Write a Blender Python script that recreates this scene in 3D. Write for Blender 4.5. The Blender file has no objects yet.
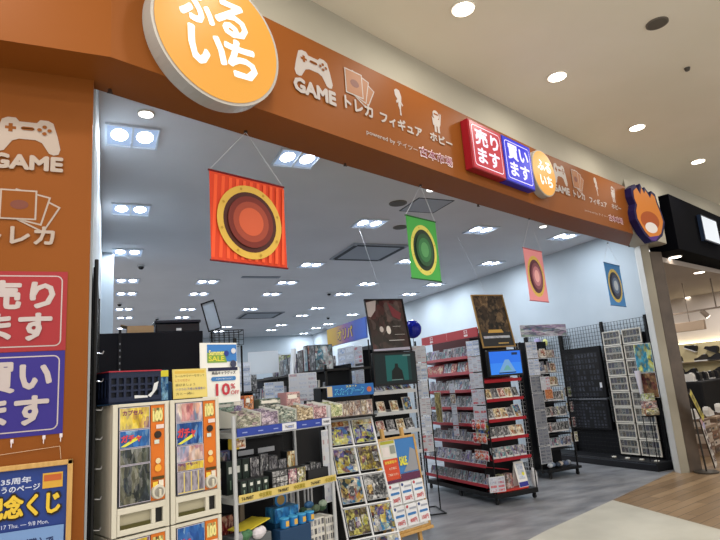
import bpy, bmesh, math, random
from math import radians as R, sin, cos, pi
from mathutils import Vector, Matrix
random.seed(7)
S = bpy.context.scene; COL = S.collection
V = Vector
# ------------------------------------------------------------------ camera calibration
F = 560.0; CX, CY = 360.0, 270.0; EYE = 1.5
_Z = V((-210, -2720, F)).normalized()
_Y = V((-255, 135, F)); _Y = (_Y - _Y.dot(_Z) * _Z).normalized()
_X = _Y.cross(_Z)
def c2w(v): return V((_X.dot(v), _Y.dot(v), _Z.dot(v)))
CAMP = V((0, 0, EYE))
def hit(px, py, p0, n):
    d = c2w(V(((px - CX) / F, (py - CY) / F, 1))); p0 = V(p0); n = V(n)
    return CAMP + d * ((p0 - CAMP).dot(n) / d.dot(n))
def atz(px, py, z): return hit(px, py, (0, 0, z), (0, 0, 1))
def aty(px, py, y): return hit(px, py, (0, y, 0), (0, 1, 0))
FA = R(20.73); FO = V((0, 2.77, 0))
FD = V((cos(FA), sin(FA), 0)); FN = V((-sin(FA), cos(FA), 0))
def fw(u, v, z): return FO + u * FD + v * FN + V((0, 0, z))
def fp(px, py, v):
    p = hit(px, py, FO + v * FN, FN); return ((p - FO).dot(FD), p.z)
# ------------------------------------------------------------------ materials
def lin(h):
    h = h.lstrip('#'); o = []
    for i in (0, 2, 4):
        c = int(h[i:i + 2], 16) / 255
        o.append(c / 12.92 if c <= .04045 else ((c + .055) / 1.055) ** 2.4)
    return (*o, 1)
MC = {}
def m(h, rough=.55, metal=0., emit=0., alpha=1., spec=.28):
    k = (h, rough, metal, emit, alpha, spec)
    if k in MC: return MC[k]
    x = bpy.data.materials.new('finish_' + h.strip('#')); x.use_nodes = True
    b = x.node_tree.nodes['Principled BSDF']
    b.inputs['Base Color'].default_value = [c * (.25 if emit else 1) for c in lin(h)[:3]] + [1]; b.inputs['Roughness'].default_value = rough
    b.inputs['Metallic'].default_value = metal; b.inputs['Specular IOR Level'].default_value = spec
    if emit: b.inputs['Emission Color'].default_value = lin(h); b.inputs['Emission Strength'].default_value = emit
    if alpha < 1: b.inputs['Alpha'].default_value = alpha
    MC[k] = x; return x
def nodes(name, rough=.4):
    x = bpy.data.materials.new(name); x.use_nodes = True; t = x.node_tree
    b = t.nodes['Principled BSDF']; b.inputs['Roughness'].default_value = rough; b.inputs['Specular IOR Level'].default_value = .22
    return x, t, b, (lambda ty, **k: _n(t, ty, k)), t.links.new
def _n(t, ty, k):
    n = t.nodes.new(ty)
    for a, v in k.items(): setattr(n, a, v)
    return n
def ramp(n, cols, const=False):
    r = n('ShaderNodeValToRGB'); e = r.color_ramp.elements
    while len(e) < len(cols): e.new(.5)
    for i, c in enumerate(cols):
        e[i].position = i / max(1, len(cols) - (0 if const else 1)); e[i].color = lin(c)
    if const: r.color_ramp.interpolation = 'CONSTANT'
    return r
def print_mat(name, cols, scale=3., hue=.1, rough=.35, const=False, distort=.35, detail=5):
    scale *= 1.25; distort = min(distort, .5)
    """printed artwork: swirls of ink colours, different on every object"""
    x, t, b, n, l = nodes(name, rough)
    tc = n('ShaderNodeTexCoord'); oi = n('ShaderNodeObjectInfo')
    mp = n('ShaderNodeVectorMath', operation='MULTIPLY_ADD'); l(tc.outputs['Generated'], mp.inputs[0])
    mp.inputs[1].default_value = (1, 1, 1)
    k = n('ShaderNodeVectorMath', operation='SCALE'); k.inputs[0].default_value = (37, 11, 23); l(oi.outputs['Random'], k.inputs['Scale'])
    l(k.outputs[0], mp.inputs[2])
    no = n('ShaderNodeTexNoise'); no.inputs['Scale'].default_value = scale; no.inputs['Detail'].default_value = detail
    no.inputs['Distortion'].default_value = distort; l(mp.outputs[0], no.inputs['Vector'])
    ws = n('ShaderNodeVectorMath', operation='MULTIPLY_ADD'); l(no.outputs['Color'], ws.inputs[0]); ws.inputs[1].default_value = (.22, .22, .22); l(mp.outputs[0], ws.inputs[2])
    def vor(sc, metric):
        q = n('ShaderNodeTexVoronoi', distance=metric); q.inputs['Scale'].default_value = sc; l(ws.outputs[0], q.inputs['Vector'])
        qs = n('ShaderNodeSeparateColor'); l(q.outputs['Color'], qs.inputs[0]); return qs.outputs[0]
    v1 = vor(scale, 'CHEBYCHEV'); v2 = vor(scale * 2.7, 'EUCLIDEAN')
    r = ramp(n, cols, True); l(v1, r.inputs[0]); rb = ramp(n, cols, False); l(v2, rb.inputs[0])
    mx = n('ShaderNodeMix', data_type='RGBA'); mx.inputs[0].default_value = .45; l(r.outputs[0], mx.inputs[6]); l(rb.outputs[0], mx.inputs[7])
    fn = n('ShaderNodeTexNoise'); fn.inputs['Scale'].default_value = scale * 2; l(mp.outputs[0], fn.inputs['Vector'])
    mr = n('ShaderNodeMapRange'); mr.inputs[1].default_value = .3; mr.inputs[2].default_value = .7; mr.inputs[3].default_value = .55; mr.inputs[4].default_value = 1.25; l(fn.outputs['Fac'], mr.inputs[0])
    r = n('ShaderNodeVectorMath', operation='SCALE'); l(mx.outputs[2], r.inputs[0]); l(mr.outputs[0], r.inputs['Scale'])
    h = n('ShaderNodeHueSaturation'); m2 = n('ShaderNodeMapRange'); m2.inputs[3].default_value = .5 - hue; m2.inputs[4].default_value = .5 + hue
    l(oi.outputs['Random'], m2.inputs[0]); l(m2.outputs[0], h.inputs['Hue']); l(r.outputs[0], h.inputs['Color'])
    l(h.outputs[0], b.inputs['Base Color']); return x
def cell_mat(name, nx, nz, cols, bg, mx=.12, mz=.12, rough=.35, fill=1., sub=1.):
    """a printed or pocketed grid nx by nz over the generated X-Z of the part"""
    x, t, b, n, l = nodes(name, rough)
    tc = n('ShaderNodeTexCoord'); sp = n('ShaderNodeSeparateXYZ'); l(tc.outputs['Generated'], sp.inputs[0])
    oi = n('ShaderNodeObjectInfo')
    def mth(op, a, bb=None):
        q = n('ShaderNodeMath', operation=op)
        for i, v in enumerate((a, bb)):
            if v is None: continue
            if isinstance(v, (int, float)): q.inputs[i].default_value = v
            else: l(v, q.inputs[i])
        return q.outputs[0]
    ax = mth('MULTIPLY', sp.outputs[0], nx); az = mth('MULTIPLY', sp.outputs[2], nz)
    fx = mth('FRACT', ax); fz = mth('FRACT', az)
    def win(f, g): return mth('MULTIPLY', mth('GREATER_THAN', f, g), mth('LESS_THAN', f, 1 - g))
    mask = mth('MULTIPLY', win(fx, mx), win(fz, mz))
    cb = n('ShaderNodeCombineXYZ'); l(mth('FLOOR', ax), cb.inputs[0]); l(mth('FLOOR', az), cb.inputs[1]); l(oi.outputs['Random'], cb.inputs[2])
    wn = n('ShaderNodeTexWhiteNoise'); l(cb.outputs[0], wn.inputs['Vector'])
    no = n('ShaderNodeTexNoise'); no.inputs['Scale'].default_value = 2.2 * max(nx, nz); no.inputs['Detail'].default_value = 2; l(tc.outputs['Generated'], no.inputs['Vector'])
    v = mth('FRACT', mth('ADD', wn.outputs['Value'], mth('MULTIPLY', no.outputs['Fac'], sub * 1.2)))
    r = ramp(n, cols); l(v, r.inputs[0])
    if fill < 1:
        sx = n('ShaderNodeSeparateColor'); l(wn.outputs['Color'], sx.inputs[0]); mask = mth('MULTIPLY', mask, mth('LESS_THAN', sx.outputs[1], fill))
    mix = n('ShaderNodeMix', data_type='RGBA'); l(mask, mix.inputs[0]); mix.inputs[6].default_value = lin(bg); l(r.outputs[0], mix.inputs[7])
    l(mix.outputs[2], b.inputs['Base Color']); return x
def surf(name, c1, c2, scale=3., rough=.5, bump=0., r2=None, stretch=(1, 1, 1), detail=4, spec=.5):
    x, t, b, n, l = nodes(name, rough); b.inputs['Specular IOR Level'].default_value = spec
    tc = n('ShaderNodeTexCoord'); mp = n('ShaderNodeMapping'); mp.inputs['Scale'].default_value = stretch; l(tc.outputs['Object'], mp.inputs[0])
    no = n('ShaderNodeTexNoise'); no.inputs['Scale'].default_value = scale; no.inputs['Detail'].default_value = detail; l(mp.outputs[0], no.inputs['Vector'])
    r = ramp(n, [c1, c2]); r.color_ramp.elements[0].position = .35; r.color_ramp.elements[1].position = .65
    l(no.outputs['Fac'], r.inputs[0]); l(r.outputs[0], b.inputs['Base Color'])
    if bump:
        bp = n('ShaderNodeBump'); bp.inputs['Strength'].default_value = bump; bp.inputs['Distance'].default_value = .01; l(no.outputs['Fac'], bp.inputs['Height']); l(bp.outputs[0], b.inputs['Normal'])
    return x
# palette
ORANGE = surf('orange_vinyl_wrap', '#7d4618', '#834a1c', .8, .5, spec=.12)
BEIGE = surf('beige_plaster', '#aaa698', '#b0ac9e', 1.5, .7)
CEILOUT = surf('cream_mall_ceiling', '#e4e0d0', '#e9e5d7', 1., .8)
WHITEWALL = surf('cool_white_wall', '#a6b2bc', '#afbac3', 1., .7)
CEILIN = surf('shop_ceiling_paint', '#c6c6c9', '#cdcdd0', 1., .8)
BLK = m('#08090c', .5, spec=.25); BLK2 = m('#101218', .6, spec=.2); STEEL = m('#b4b7bb', .4, .35); WHT = m('#e2e2e0', .5); CREAM = m('#d9d3c2', .45)
RED = m('#a3202a', .4); WOOD = surf('pale_pine', '#c19a5c', '#b28949', 6, .5, stretch=(8, 8, 1))
LENS = m('#f4f8ff', .5, 0, 9); ICON = m('#aca4a1', .5); DK = m('#7a3f16', .5)
GAMEART = print_mat('game_cover_print', ['#12161f', '#5d6370', '#a9acb2', '#3a4a66', '#8a3a24', '#d2d0cc', '#1a1d26', '#9aa6b8', '#2f5c94', '#c8cdd6'], 2.2, .12)
FIGART = print_mat('toy_box_print', ['#2b2a33', '#9c8a7a', '#d8d3c8', '#7b4b3a', '#c7b26a', '#56606c', '#e6e2dc'], 3.2, .15)
CARDART = print_mat('card_page_print', ['#10141f', '#2a6494', '#b09a34', '#c8c4bc', '#8a4230', '#1a2a24', '#54427a', '#c8ba5a', '#3a86b4', '#15161c'], 2.3, .06, .25)
WARMART = print_mat('warm_cover_print', ['#2a1512', '#a32a22', '#e0c9a0', '#6b4a36', '#efe9dc', '#9a7a50'], 2.8, .05)
DARKART = print_mat('dark_box_print', ['#14151a', '#3b3c44', '#8c8d92', '#20242c', '#c7c7c9', '#17181c'], 4., .05)
PAGE = cell_mat('printed_notice', 3, 9, ['#7d8698', '#c0c6d2', '#aab2c4', '#b98a8a'], '#bfc2ca', .1, .22, .5, .85)
PAGED = cell_mat('grey_printed_notice', 2, 5, ['#3d414c', '#7a7f8c', '#5a6070', '#8a8f9a'], '#7d8088', .1, .2, .5, .85)
PAGEB = cell_mat('blue_printed_notice', 2, 6, ['#4a82c4', '#d7dde8', '#cfd6e2', '#7d8fb0', '#c4c8d2'], '#bcc2ce', .08, .18, .5, .9)
PAGER = cell_mat('price_notice', 2, 4, ['#b9bcc8', '#c24b4b', '#9aa2b4', '#d3d6de'], '#b9bcc6', .12, .2, .5, .9)
# ------------------------------------------------------------------ mesh builder
_gl = {}
def glyphs(s, wt):
    k = (s, wt)
    if k not in _gl:
        c = bpy.data.curves.new('lettering', 'FONT'); c.body = s; c.size = 1; c.resolution_u = 2; c.offset = wt
        o = bpy.data.objects.new('lettering', c); me = bpy.data.meshes.new_from_object(o)
        vs = [v.co.copy() for v in me.vertices]; fs = [tuple(p.vertices) for p in me.polygons]
        bpy.data.objects.remove(o); bpy.data.curves.remove(c); bpy.data.meshes.remove(me)
        x0 = min(v.x for v in vs); x1 = max(v.x for v in vs); y0 = min(v.y for v in vs); y1 = max(v.y for v in vs)
        _gl[k] = ([((v.x - x0) / (x1 - x0), (v.y - y0) / (y1 - y0)) for v in vs], fs)
    return _gl[k]
class MB:
    def __init__(s): s.v = []; s.f = []; s.k = []; s.ms = []; s.M = Matrix(); s.lay = 0
    def mi(s, mm):
        if mm not in s.ms: s.ms.append(mm)
        return s.ms.index(mm)
    def add(s, vs, fs, mm):
        o = len(s.v); i = s.mi(mm)
        s.v += [s.M @ V(v) for v in vs]; s.f += [tuple(a + o for a in f) for f in fs]; s.k += [i] * len(fs)
    def box(s, x0, x1, y0, y1, z0, z1, mm, b=0.):
        if b <= 0:
            s.add([(x, y, z) for x in (x0, x1) for y in (y0, y1) for z in (z0, z1)],
                  [(0, 1, 3, 2), (4, 6, 7, 5), (0, 4, 5, 1), (2, 3, 7, 6), (0, 2, 6, 4), (1, 5, 7, 3)], mm); return s
        bm = bmesh.new(); bmesh.ops.create_cube(bm, size=1)
        for v in bm.verts: v.co = V(((x0 + x1) / 2 + v.co.x * (x1 - x0), (y0 + y1) / 2 + v.co.y * (y1 - y0), (z0 + z1) / 2 + v.co.z * (z1 - z0)))
        bmesh.ops.bevel(bm, geom=bm.edges[:], offset=b, segments=2, profile=.5, affect='EDGES')
        s.add([v.co.copy() for v in bm.verts], [tuple(v.index for v in f.verts) for f in (bm.verts.index_update() or bm.faces)], mm); bm.free(); return s
    def tube(s, p, q, r, mm, n=6, r2=None):
        p = V(p); q = V(q); d = (q - p).normalized(); a = d.orthogonal().normalized(); b = d.cross(a); r2 = r if r2 is None else r2
        vs = [p + r * (cos(t) * a + sin(t) * b) for t in [2 * pi * i / n for i in range(n)]] + [q + r2 * (cos(t) * a + sin(t) * b) for t in [2 * pi * i / n for i in range(n)]]
        s.add(vs, [(i, (i + 1) % n, n + (i + 1) % n, n + i) for i in range(n)] + [tuple(range(n))[::-1], tuple(range(n, 2 * n))], mm); return s
    def path(s, pts, r, mm, n=6):
        for a, b in zip(pts, pts[1:]): s.tube(a, b, r, mm, n)
        return s
    def prism(s, pts, z0, z1, mm):            # plan polygon extruded in z
        n = len(pts); s.add([(*p, z0) for p in pts] + [(*p, z1) for p in pts], [(i, (i + 1) % n, n + (i + 1) % n, n + i) for i in range(n)] + [tuple(range(n))[::-1], tuple(range(n, 2 * n))], mm); return s
    def slab(s, pts, y0, y1, mm, side=None):    # outline in x-z extruded in y, y0 is the front
        n = len(pts); vs = [(x, y0, z) for x, z in pts] + [(x, y1, z) for x, z in pts]
        s.add(vs, [tuple(range(n)), tuple(range(n, 2 * n))[::-1]], mm)
        s.add(vs, [(i, n + i, n + (i + 1) % n, (i + 1) % n) for i in range(n)], side or mm); return s
    def ball(s, c, r, mm, nu=12, nv=8, sc=(1, 1, 1)):
        vs = [V(c) + V((r * sc[0] * sin(pi * j / nv) * cos(2 * pi * i / nu), r * sc[1] * sin(pi * j / nv) * sin(2 * pi * i / nu), r * sc[2] * cos(pi * j / nv))) for j in range(nv + 1) for i in range(nu)]
        s.add(vs, [(j * nu + i, (j + 1) * nu + i, (j + 1) * nu + (i + 1) % nu, j * nu + (i + 1) % nu) for j in range(nv) for i in range(nu)], mm); return s
    # flat artwork, facing -y, stacked in thin printed layers
    def up(s, k=1): s.lay -= .0008 * k; return s
    def poly(s, pts, mm):
        s.up(); s.add([(x, s.lay, z) for x, z in pts], [tuple(range(len(pts)))], mm); return s
    def rect(s, x0, x1, z0, z1, mm): return s.poly([(x0, z0), (x1, z0), (x1, z1), (x0, z1)], mm)
    def disc(s, x, z, r, mm, rz=None, n=28):
        rz = rz or r; return s.poly([(x + r * cos(2 * pi * i / n), z + rz * sin(2 * pi * i / n)) for i in range(n)], mm)
    def rrect(s, x0, x1, z0, z1, r, mm):
        p = []
        for cx, cz, a in ((x1 - r, z1 - r, 0), (x0 + r, z1 - r, 90), (x0 + r, z0 + r, 180), (x1 - r, z0 + r, 270)):
            p += [(cx + r * cos(R(a + 22.5 * k)), cz + r * sin(R(a + 22.5 * k))) for k in range(5)]
        return s.poly(p, mm)
    def outline(s, x0, x1, z0, z1, r, w, mm, inner): s.rrect(x0, x1, z0, z1, r, mm); return s.rrect(x0 + w, x1 - w, z0 + w, z1 - w, max(r - w, .001), inner)
    def text(s, t, x0, x1, z0, z1, mm, wt=.02):
        vs, fs = glyphs(t, 0); s.up(); d = wt * .9 * (z1 - z0)
        e = d * .75
        for dx, dz in ((0, 0), (e, e), (-e, e), (e, -e), (-e, -e), (d, 0), (-d, 0), (0, d), (0, -d))[:1 if d < .0004 else (5 if d < .002 else 9)]:
            s.add([(x0 + a * (x1 - x0) + dx, s.lay, z0 + b * (z1 - z0) + dz) for a, b in vs], fs, mm); s.up(.2)
        return s
    def grid(s, w, h, sp, r, mm, x0=0, z0=0, y=0):
        nx = max(1, round(w / sp)); nz = max(1, round(h / sp))
        for i in range(nx + 1): s.box(x0 + w * i / nx - r, x0 + w * i / nx + r, y - r, y + r, z0, z0 + h, mm)
        for i in range(nz + 1): s.box(x0, x0 + w, y - r, y + r, z0 + h * i / nz - r, z0 + h * i / nz + r, mm)
        return s
    def mesh(s, name):
        me = bpy.data.meshes.new(name); me.from_pydata([tuple(v) for v in s.v], [], s.f)
        for x in s.ms: me.materials.append(x)
        me.polygons.foreach_set('material_index', s.k); me.update(); return me
    def build(s, name, parent=None):
        o = bpy.data.objects.new(name, s.mesh(name)); COL.objects.link(o); o.parent = parent; return o
def tag(o, label=None, cat=None, group=None, kind=None):
    if label: o['label'] = label
    if cat: o['category'] = cat
    if group: o['group'] = group
    if kind: o['kind'] = kind
    return o
def place(o, loc, rz=0., rx=0.):
    o.location = loc; o.rotation_euler = (rx, 0, rz); return o
def thing(name, label, cat, loc=(0, 0, 0), rz=0., group=None, rx=0.):
    o = bpy.data.objects.new(name, None); o.empty_display_size = .1; COL.objects.link(o)
    return tag(place(o, loc, rz, rx), label, cat, group)
def solo(mb, name, label, cat, loc=(0, 0, 0), rz=0., group=None, rx=0.):
    return tag(place(mb.build(name), loc, rz, rx), label, cat, group)
def struct(mb, name, label=None): return tag(mb.build(name), label, None, None, 'structure')
def inst(me, name, label, cat, group, loc, rz=0., rx=0., ry=0.):
    o = bpy.data.objects.new(name, me); COL.objects.link(o); o.location = loc; o.rotation_euler = (rx, ry, rz); return tag(o, label, cat, group)
def dup(root, loc, rz, label=None):
    r = root.copy(); COL.objects.link(r); r.location = loc; r.rotation_euler = (root.rotation_euler[0], 0, rz)
    if label: r['label'] = label
    for ch in list(root.children):
        c = ch.copy(); COL.objects.link(c); c.parent = r
        for g in ch.children: d = g.copy(); COL.objects.link(d); d.parent = c
    return r
# ================================================================== ROOM SHELL
CH = 3.6; MH = 4.35
front = [(-3, 2.77), (0, 2.77), (.89, 3.107), (2.69, 3.79), (4.36, 4.42), (6.4, 5.07)]
inner = [(7.0, 5.66), (4.86, 4.94), (3.0, 4.27), (1.75, 3.81), (.87, 3.48), (-.08, 3.11), (-3, 3.11)]
# floors
shop_edge = [(-3, 3.0), (-.08, 3.02), (3.88, 4.60), (5.31, 5.09), (7.18, 5.75), (7.46, 5.9)]
fl = MB(); FLG = surf('grey_stone_vinyl', '#686a6f', '#8c8d91', 2.2, .32, stretch=(1, 2.6, 1), detail=8)
fl.prism(shop_edge + [(7.46, 21.2), (-3, 21.2)], -.05, 0, FLG); struct(fl, 'floor', 'grey stone-look vinyl floor inside the shop')
fl = MB(); FLW = surf('white_marble_tile', '#a9a69b', '#bfbcb0', 1.6, .3, detail=7)
fl.prism([(5.31, 5.09), (3.88, 4.60), (-.08, 3.02), (-3, 3.0), (-3, -3), (3.7, -3)], -.05, 0, FLW); struct(fl, 'floor', 'off-white marble tile floor of the mall passage')
def wood_mat():
    x, t, b, n, l = nodes('wood_plank_floor', .35)
    tc = n('ShaderNodeTexCoord'); mp = n('ShaderNodeMapping'); mp.inputs['Rotation'].default_value = (0, 0, R(-12)); l(tc.outputs['Object'], mp.inputs[0])
    br = n('ShaderNodeTexBrick'); br.inputs['Color1'].default_value = lin('#7e684f'); br.inputs['Color2'].default_value = lin('#9f8668'); br.inputs['Mortar'].default_value = lin('#4a3a2c')
    br.inputs['Scale'].default_value = 1; br.inputs['Brick Width'].default_value = 1.1; br.inputs['Row Height'].default_value = .13; br.inputs['Mortar Size'].default_value = .004; l(mp.outputs[0], br.inputs['Vector'])
    m2 = n('ShaderNodeMapping'); m2.inputs['Scale'].default_value = (2, 22, 1); l(mp.outputs[0], m2.inputs[0])
    no = n('ShaderNodeTexNoise'); no.inputs['Scale'].default_value = 1; no.inputs['Detail'].default_value = 5; l(m2.outputs[0], no.inputs['Vector'])
    r = ramp(n, ['#b9b0a8', '#ffffff']); l(no.outputs['Fac'], r.inputs[0])
    mx = n('ShaderNodeMix', data_type='RGBA', blend_type='MULTIPLY'); mx.inputs[0].default_value = .8; l(br.outputs[0], mx.inputs[6]); l(r.outputs[0], mx.inputs[7]); l(mx.outputs[2], b.inputs['Base Color']); return x
fl = MB(); fl.prism([(7.46, 5.9), (7.18, 5.75), (5.31, 5.09), (3.7, -3), (16, -3), (16, 14), (7.46, 14)], -.05, 0, wood_mat()); struct(fl, 'floor', 'brown wood plank floor in front of the neighbouring shoe shop')
# ceilings
struct(MB().prism(inner[::-1][:6] + [(7.0, 5.66), (7.46, 5.9), (7.46, 21.2), (-3, 21.2)], CH, CH + .08, CEILIN), 'ceiling', 'grey-white shop ceiling with square lights')
cove = [(-4, 2.93), (.05, 2.93), (1.36, 3.45), (1.96, 3.68), (3.31, 4.18), (5.06, 4.79), (7.29, 5.50), (8.11, 5.74), (10.6, 6.45), (14, 7.4)]
struct(MB().prism([(p[0], p[1] + .1) for p in cove] + [(14, -4), (-4, -4)], MH, MH + .08, CEILOUT), 'ceiling', 'cream mall ceiling with round downlights')
w = MB()
w.prism(cove + [(p[0] - .04, p[1] + .12) for p in cove[::-1]], 3.6, MH + .02, BEIGE); struct(w, 'trim_2', 'beige bulkhead wall above the orange fascia')
# shop walls
w = MB(); w.box(-3, -.08, 3.02, 3.11, 0, 3.2, ORANGE); struct(w, 'wall_left', 'orange wall beside the shop entrance')
w = MB(); w.box(-.3, -.07, 3.115, 8.4, 0, CH, WHITEWALL); w.box(-.3, .085, 8.4, 8.8, 0, CH, WHITEWALL); struct(w, 'wall_side', 'white side wall and pilaster behind the orange wall')
struct(MB().box(7.46, 7.6, 5.95, 21.2, 0, CH, WHITEWALL), 'wall_right', 'pale blue-white right wall of the shop')
struct(MB().box(-3, 7.6, 21.0, 21.2, 0, CH, WHITEWALL), 'wall_back', 'pale back wall of the shop')
# orange fascia with soffit
w = MB(); w.prism(front + inner, 3.2, 3.87, ORANGE); fas = struct(w, 'trim_1', 'orange fascia beam over the shop entrance')
# beige return of the bulkhead behind the mascot sign
w = MB(); w.prism([(6.41, 5.075), (7.52, 5.43), (7.62, 5.8), (7.02, 5.68)], 3.2, 3.98, BEIGE); struct(w, 'trim_3', 'beige end block of the fascia')
# pillar
PILW = surf('white_plaster_return', '#b9b8b4', '#c2c1bd', 2, .5); PILB = surf('greyish_beige_pillar', '#8d887b', '#979284', 2, .5); PILO = surf('brown_stone_pillar', '#43372c', '#52453a', 5, .4)
a = V(atz(675, 472, 0)); b_ = V(atz(681, 473.5, 0)); c_ = V(atz(690, 472.5, 0)); d_ = V(atz(702.5, 470.5, 0))
w = MB(); w.prism([(a.x, a.y), (b_.x, b_.y), (7.3, 5.70), (7.6, 5.949), (7.46, 5.949)], 0, 3.2, PILW); struct(w, 'wall_end', 'white end face of the shop wall')
w = MB(); w.prism([(b_.x + .002, b_.y - .001), (c_.x, c_.y), (7.42, 5.79), (7.302, 5.70)], 0, 3.2, PILB); struct(w, 'trim_4', 'beige pillar face beside the entrance')
w = MB(); w.prism([(c_.x + .001, c_.y - .005), (d_.x, d_.y), (7.68, 5.95), (7.605, 5.948), (7.421, 5.79)], 0, 3.1, PILO); struct(w, 'trim_5', 'brown stone pillar between the two shops')
# neighbouring shoe shop shell
NW = surf('warm_white_wall', '#cfc5bd', '#d6ccc4', 1, .7)
struct(MB().box(12.9, 13.1, 5.5, 14, 0, 3.0, NW), 'wall_neighbour', 'warm white wall of the shoe shop')
struct(MB().box(7.62, 13.1, 13.9, 14.1, 0, 3.0, NW), 'wall_neighbour_back')
struct(MB().prism([(7.62, 5.7), (13.4, 7.4), (13.4, 14.1), (7.62, 14.1)], 3.0, 3.08, surf('taupe_ceiling', '#a99f98', '#b0a69f', 1, .8)), 'ceiling', 'taupe ceiling of the shoe shop')
# ================================================================== FASCIA GRAPHICS
def controller(mb, x0, x1, z0, z1, c, bg):
    W = x1 - x0; H = z1 - z0
    P = [(.12, .93), (.2, 1), (.32, 1), (.37, .9), (.63, .9), (.68, 1), (.8, 1), (.88, .93), (.95, .55), (1, .18), (.97, .03), (.9, 0), (.83, .04), (.72, .33), (.62, .4), (.38, .4), (.28, .33), (.17, .04), (.1, 0), (.03, .03), (0, .18), (.05, .55)]
    q = lambda a: [(x0 + x * W, z0 + z * H) for x, z in a]
    P = q(P); mid = [(x0 + .5 * W, z0 + .65 * H)]
    mb.up(); vs = [(x, mb.lay, z) for x, z in P]; n = len(vs)
    mb.add(vs, [tuple(range(n))], c)
    mb.poly(q([(.17, .66), (.33, .66), (.33, .74), (.17, .74)]), bg); mb.poly(q([(.22, .58), (.28, .58), (.28, .82), (.22, .82)]), bg)
    mb.rrect(x0 + .4 * W, x0 + .6 * W, z0 + .66 * H, z0 + .76 * H, .04 * W, bg)
    for dx, dz in ((0, .1), (0, -.1), (.075, 0), (-.075, 0)): mb.disc(x0 + (.75 + dx) * W, z0 + (.7 + dz) * H, .035 * W, bg, .05 * H, 12)
def cardicon(mb, x0, x1, z0, z1, c, bg, fill=None):
    W = x1 - x0; H = z1 - z0; fill = fill or bg
    for ang, ox in ((-28, .22), (-14, .12), (0, 0)):
        a = R(ang); cw, chh = .68 * W, .95 * H
        def q(x, z): return (x0 + ox * W + x * cos(a) - z * sin(a), z0 + x * sin(a) + z * cos(a) + (.1 * H if ang else .03 * H))
        mb.poly([q(0, 0), q(cw, 0), q(cw, chh), q(0, chh)], c)
        e = .035 * W; mb.poly([q(e, e), q(cw - e, e), q(cw - e, chh - e), q(e, chh - e)], fill)
    mb.disc(x0 + .36 * W, z0 + .5 * H, .17 * W, m('#6d3a2c', .5), .15 * H, 14)
def figure(mb, x0, x1, z0, z1, c):
    W = x1 - x0; H = z1 - z0; q = lambda a: [(x0 + x * W, z0 + z * H) for x, z in a]
    mb.poly(q([(.3, 1), (.6, .97), (.75, .75), (.7, .55), (.85, .42), (.75, .38), (.62, .5), (.66, .4), (.6, .22), (.62, 0), (.48, 0), (.48, .22), (.38, .35), (.42, .5), (.25, .42), (.2, .5), (.35, .6), (.15, .72), (.12, .9)]), c)
def hobby(mb, x0, x1, z0, z1, c, bg):
    W = x1 - x0; H = z1 - z0; q = lambda a: [(x0 + x * W, z0 + z * H) for x, z in a]
    mb.poly(q([(.1, .7), (.15, .3), (.25, .28), (.25, 0), (.45, 0), (.45, .28), (.55, .28), (.55, 0), (.75, 0), (.75, .28), (.85, .4), (.95, .72), (1, .9), (.9, .95), (.85, .78), (.78, .62), (.2, .62)]), c)
    mb.disc(x0 + .5 * W, z0 + .8 * H, .3 * W, c, .2 * H); mb.rect(x0 + .3 * W, x0 + .7 * W, z0 + .78 * H, z0 + .86 * H, bg)
BGO = m('#80481a', .5, spec=.12)
def stick(fn, name, label, loc, rz, group=None):
    mb = MB(); mb.lay = -.001; fn(mb); return solo(mb, name, label, 'sign lettering', loc, rz, group)
FR1 = (tuple(FO), FA); p2 = V((4.36, 4.42, 0)); a2 = math.atan2(.65, 2.04); FR2 = (tuple(p2), a2)
def iconset(fr, dat, where):
    (c0, c1, c2, c3), (g0, g1, g2, g3), (k0, k1, k2, k3), (t0, t1, t2, t3), (f0, f1, f2, f3), (h0, h1, h2, h3), (i0, i1, i2, i3), (j0, j1, j2, j3), (p0, p1, q2, q3), (s0, s1, s2, s3) = dat
    def g(mb): controller(mb, c0, c1, c2, c3, ICON, BGO); mb.text('GAME', g0, g1, g2, g3, ICON, .085)
    stick(g, 'game_lettering', 'white controller icon with GAME lettering on the orange fascia, ' + where, *fr)
    def g(mb): cardicon(mb, k0, k1, k2, k3, ICON, BGO, m('#95603a', .5)); mb.text('トレカ', t0, t1, t2, t3, ICON, .05)
    stick(g, 'trading_card_lettering', 'fanned cards icon with トレカ lettering on the orange fascia, ' + where, *fr)
    def g(mb): figure(mb, f0, f1, f2, f3, ICON); mb.text('フィギュア', h0, h1, h2, h3, ICON, .05)
    stick(g, 'figure_lettering', 'white figure silhouette with フィギュア lettering on the fascia, ' + where, *fr)
    def g(mb): hobby(mb, i0, i1, i2, i3, ICON, BGO); mb.text('ホビー', j0, j1, j2, j3, ICON, .05)
    stick(g, 'hobby_lettering', 'white robot icon with ホビー lettering on the fascia, ' + where, *fr)
    def g(mb): mb.text('powered by テイツー', p0, p1, q2, q3, ICON, .01)
    stick(g, 'credit_lettering', 'small white powered by line on the fascia, ' + where, *fr)
    def g(mb): mb.text('古本市場', s0 - .005, s1 + .005, s2 - .005, s3 + .005, m('#e6d9dd', .5), .05); mb.text('古本市場', s0, s1, s2, s3, m('#7c1343', .5), .01)
    stick(g, 'bookshop_lettering', 'purple 古本市場 lettering edged in white on the fascia, ' + where, *fr)
iconset(FR1, [(1.19, 1.53, 3.545, 3.75), (1.175, 1.54, 3.425, 3.52), (1.655, 1.92, 3.565, 3.775), (1.635, 1.92, 3.445, 3.54), (2.19, 2.32, 3.575, 3.8), (2.01, 2.51, 3.445, 3.535), (2.66, 2.81, 3.56, 3.765), (2.62, 2.93, 3.465, 3.54), (1.84, 2.43, 3.29, 3.34), (2.46, 2.90, 3.285, 3.365)], 'left of the lit red sign')
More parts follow.
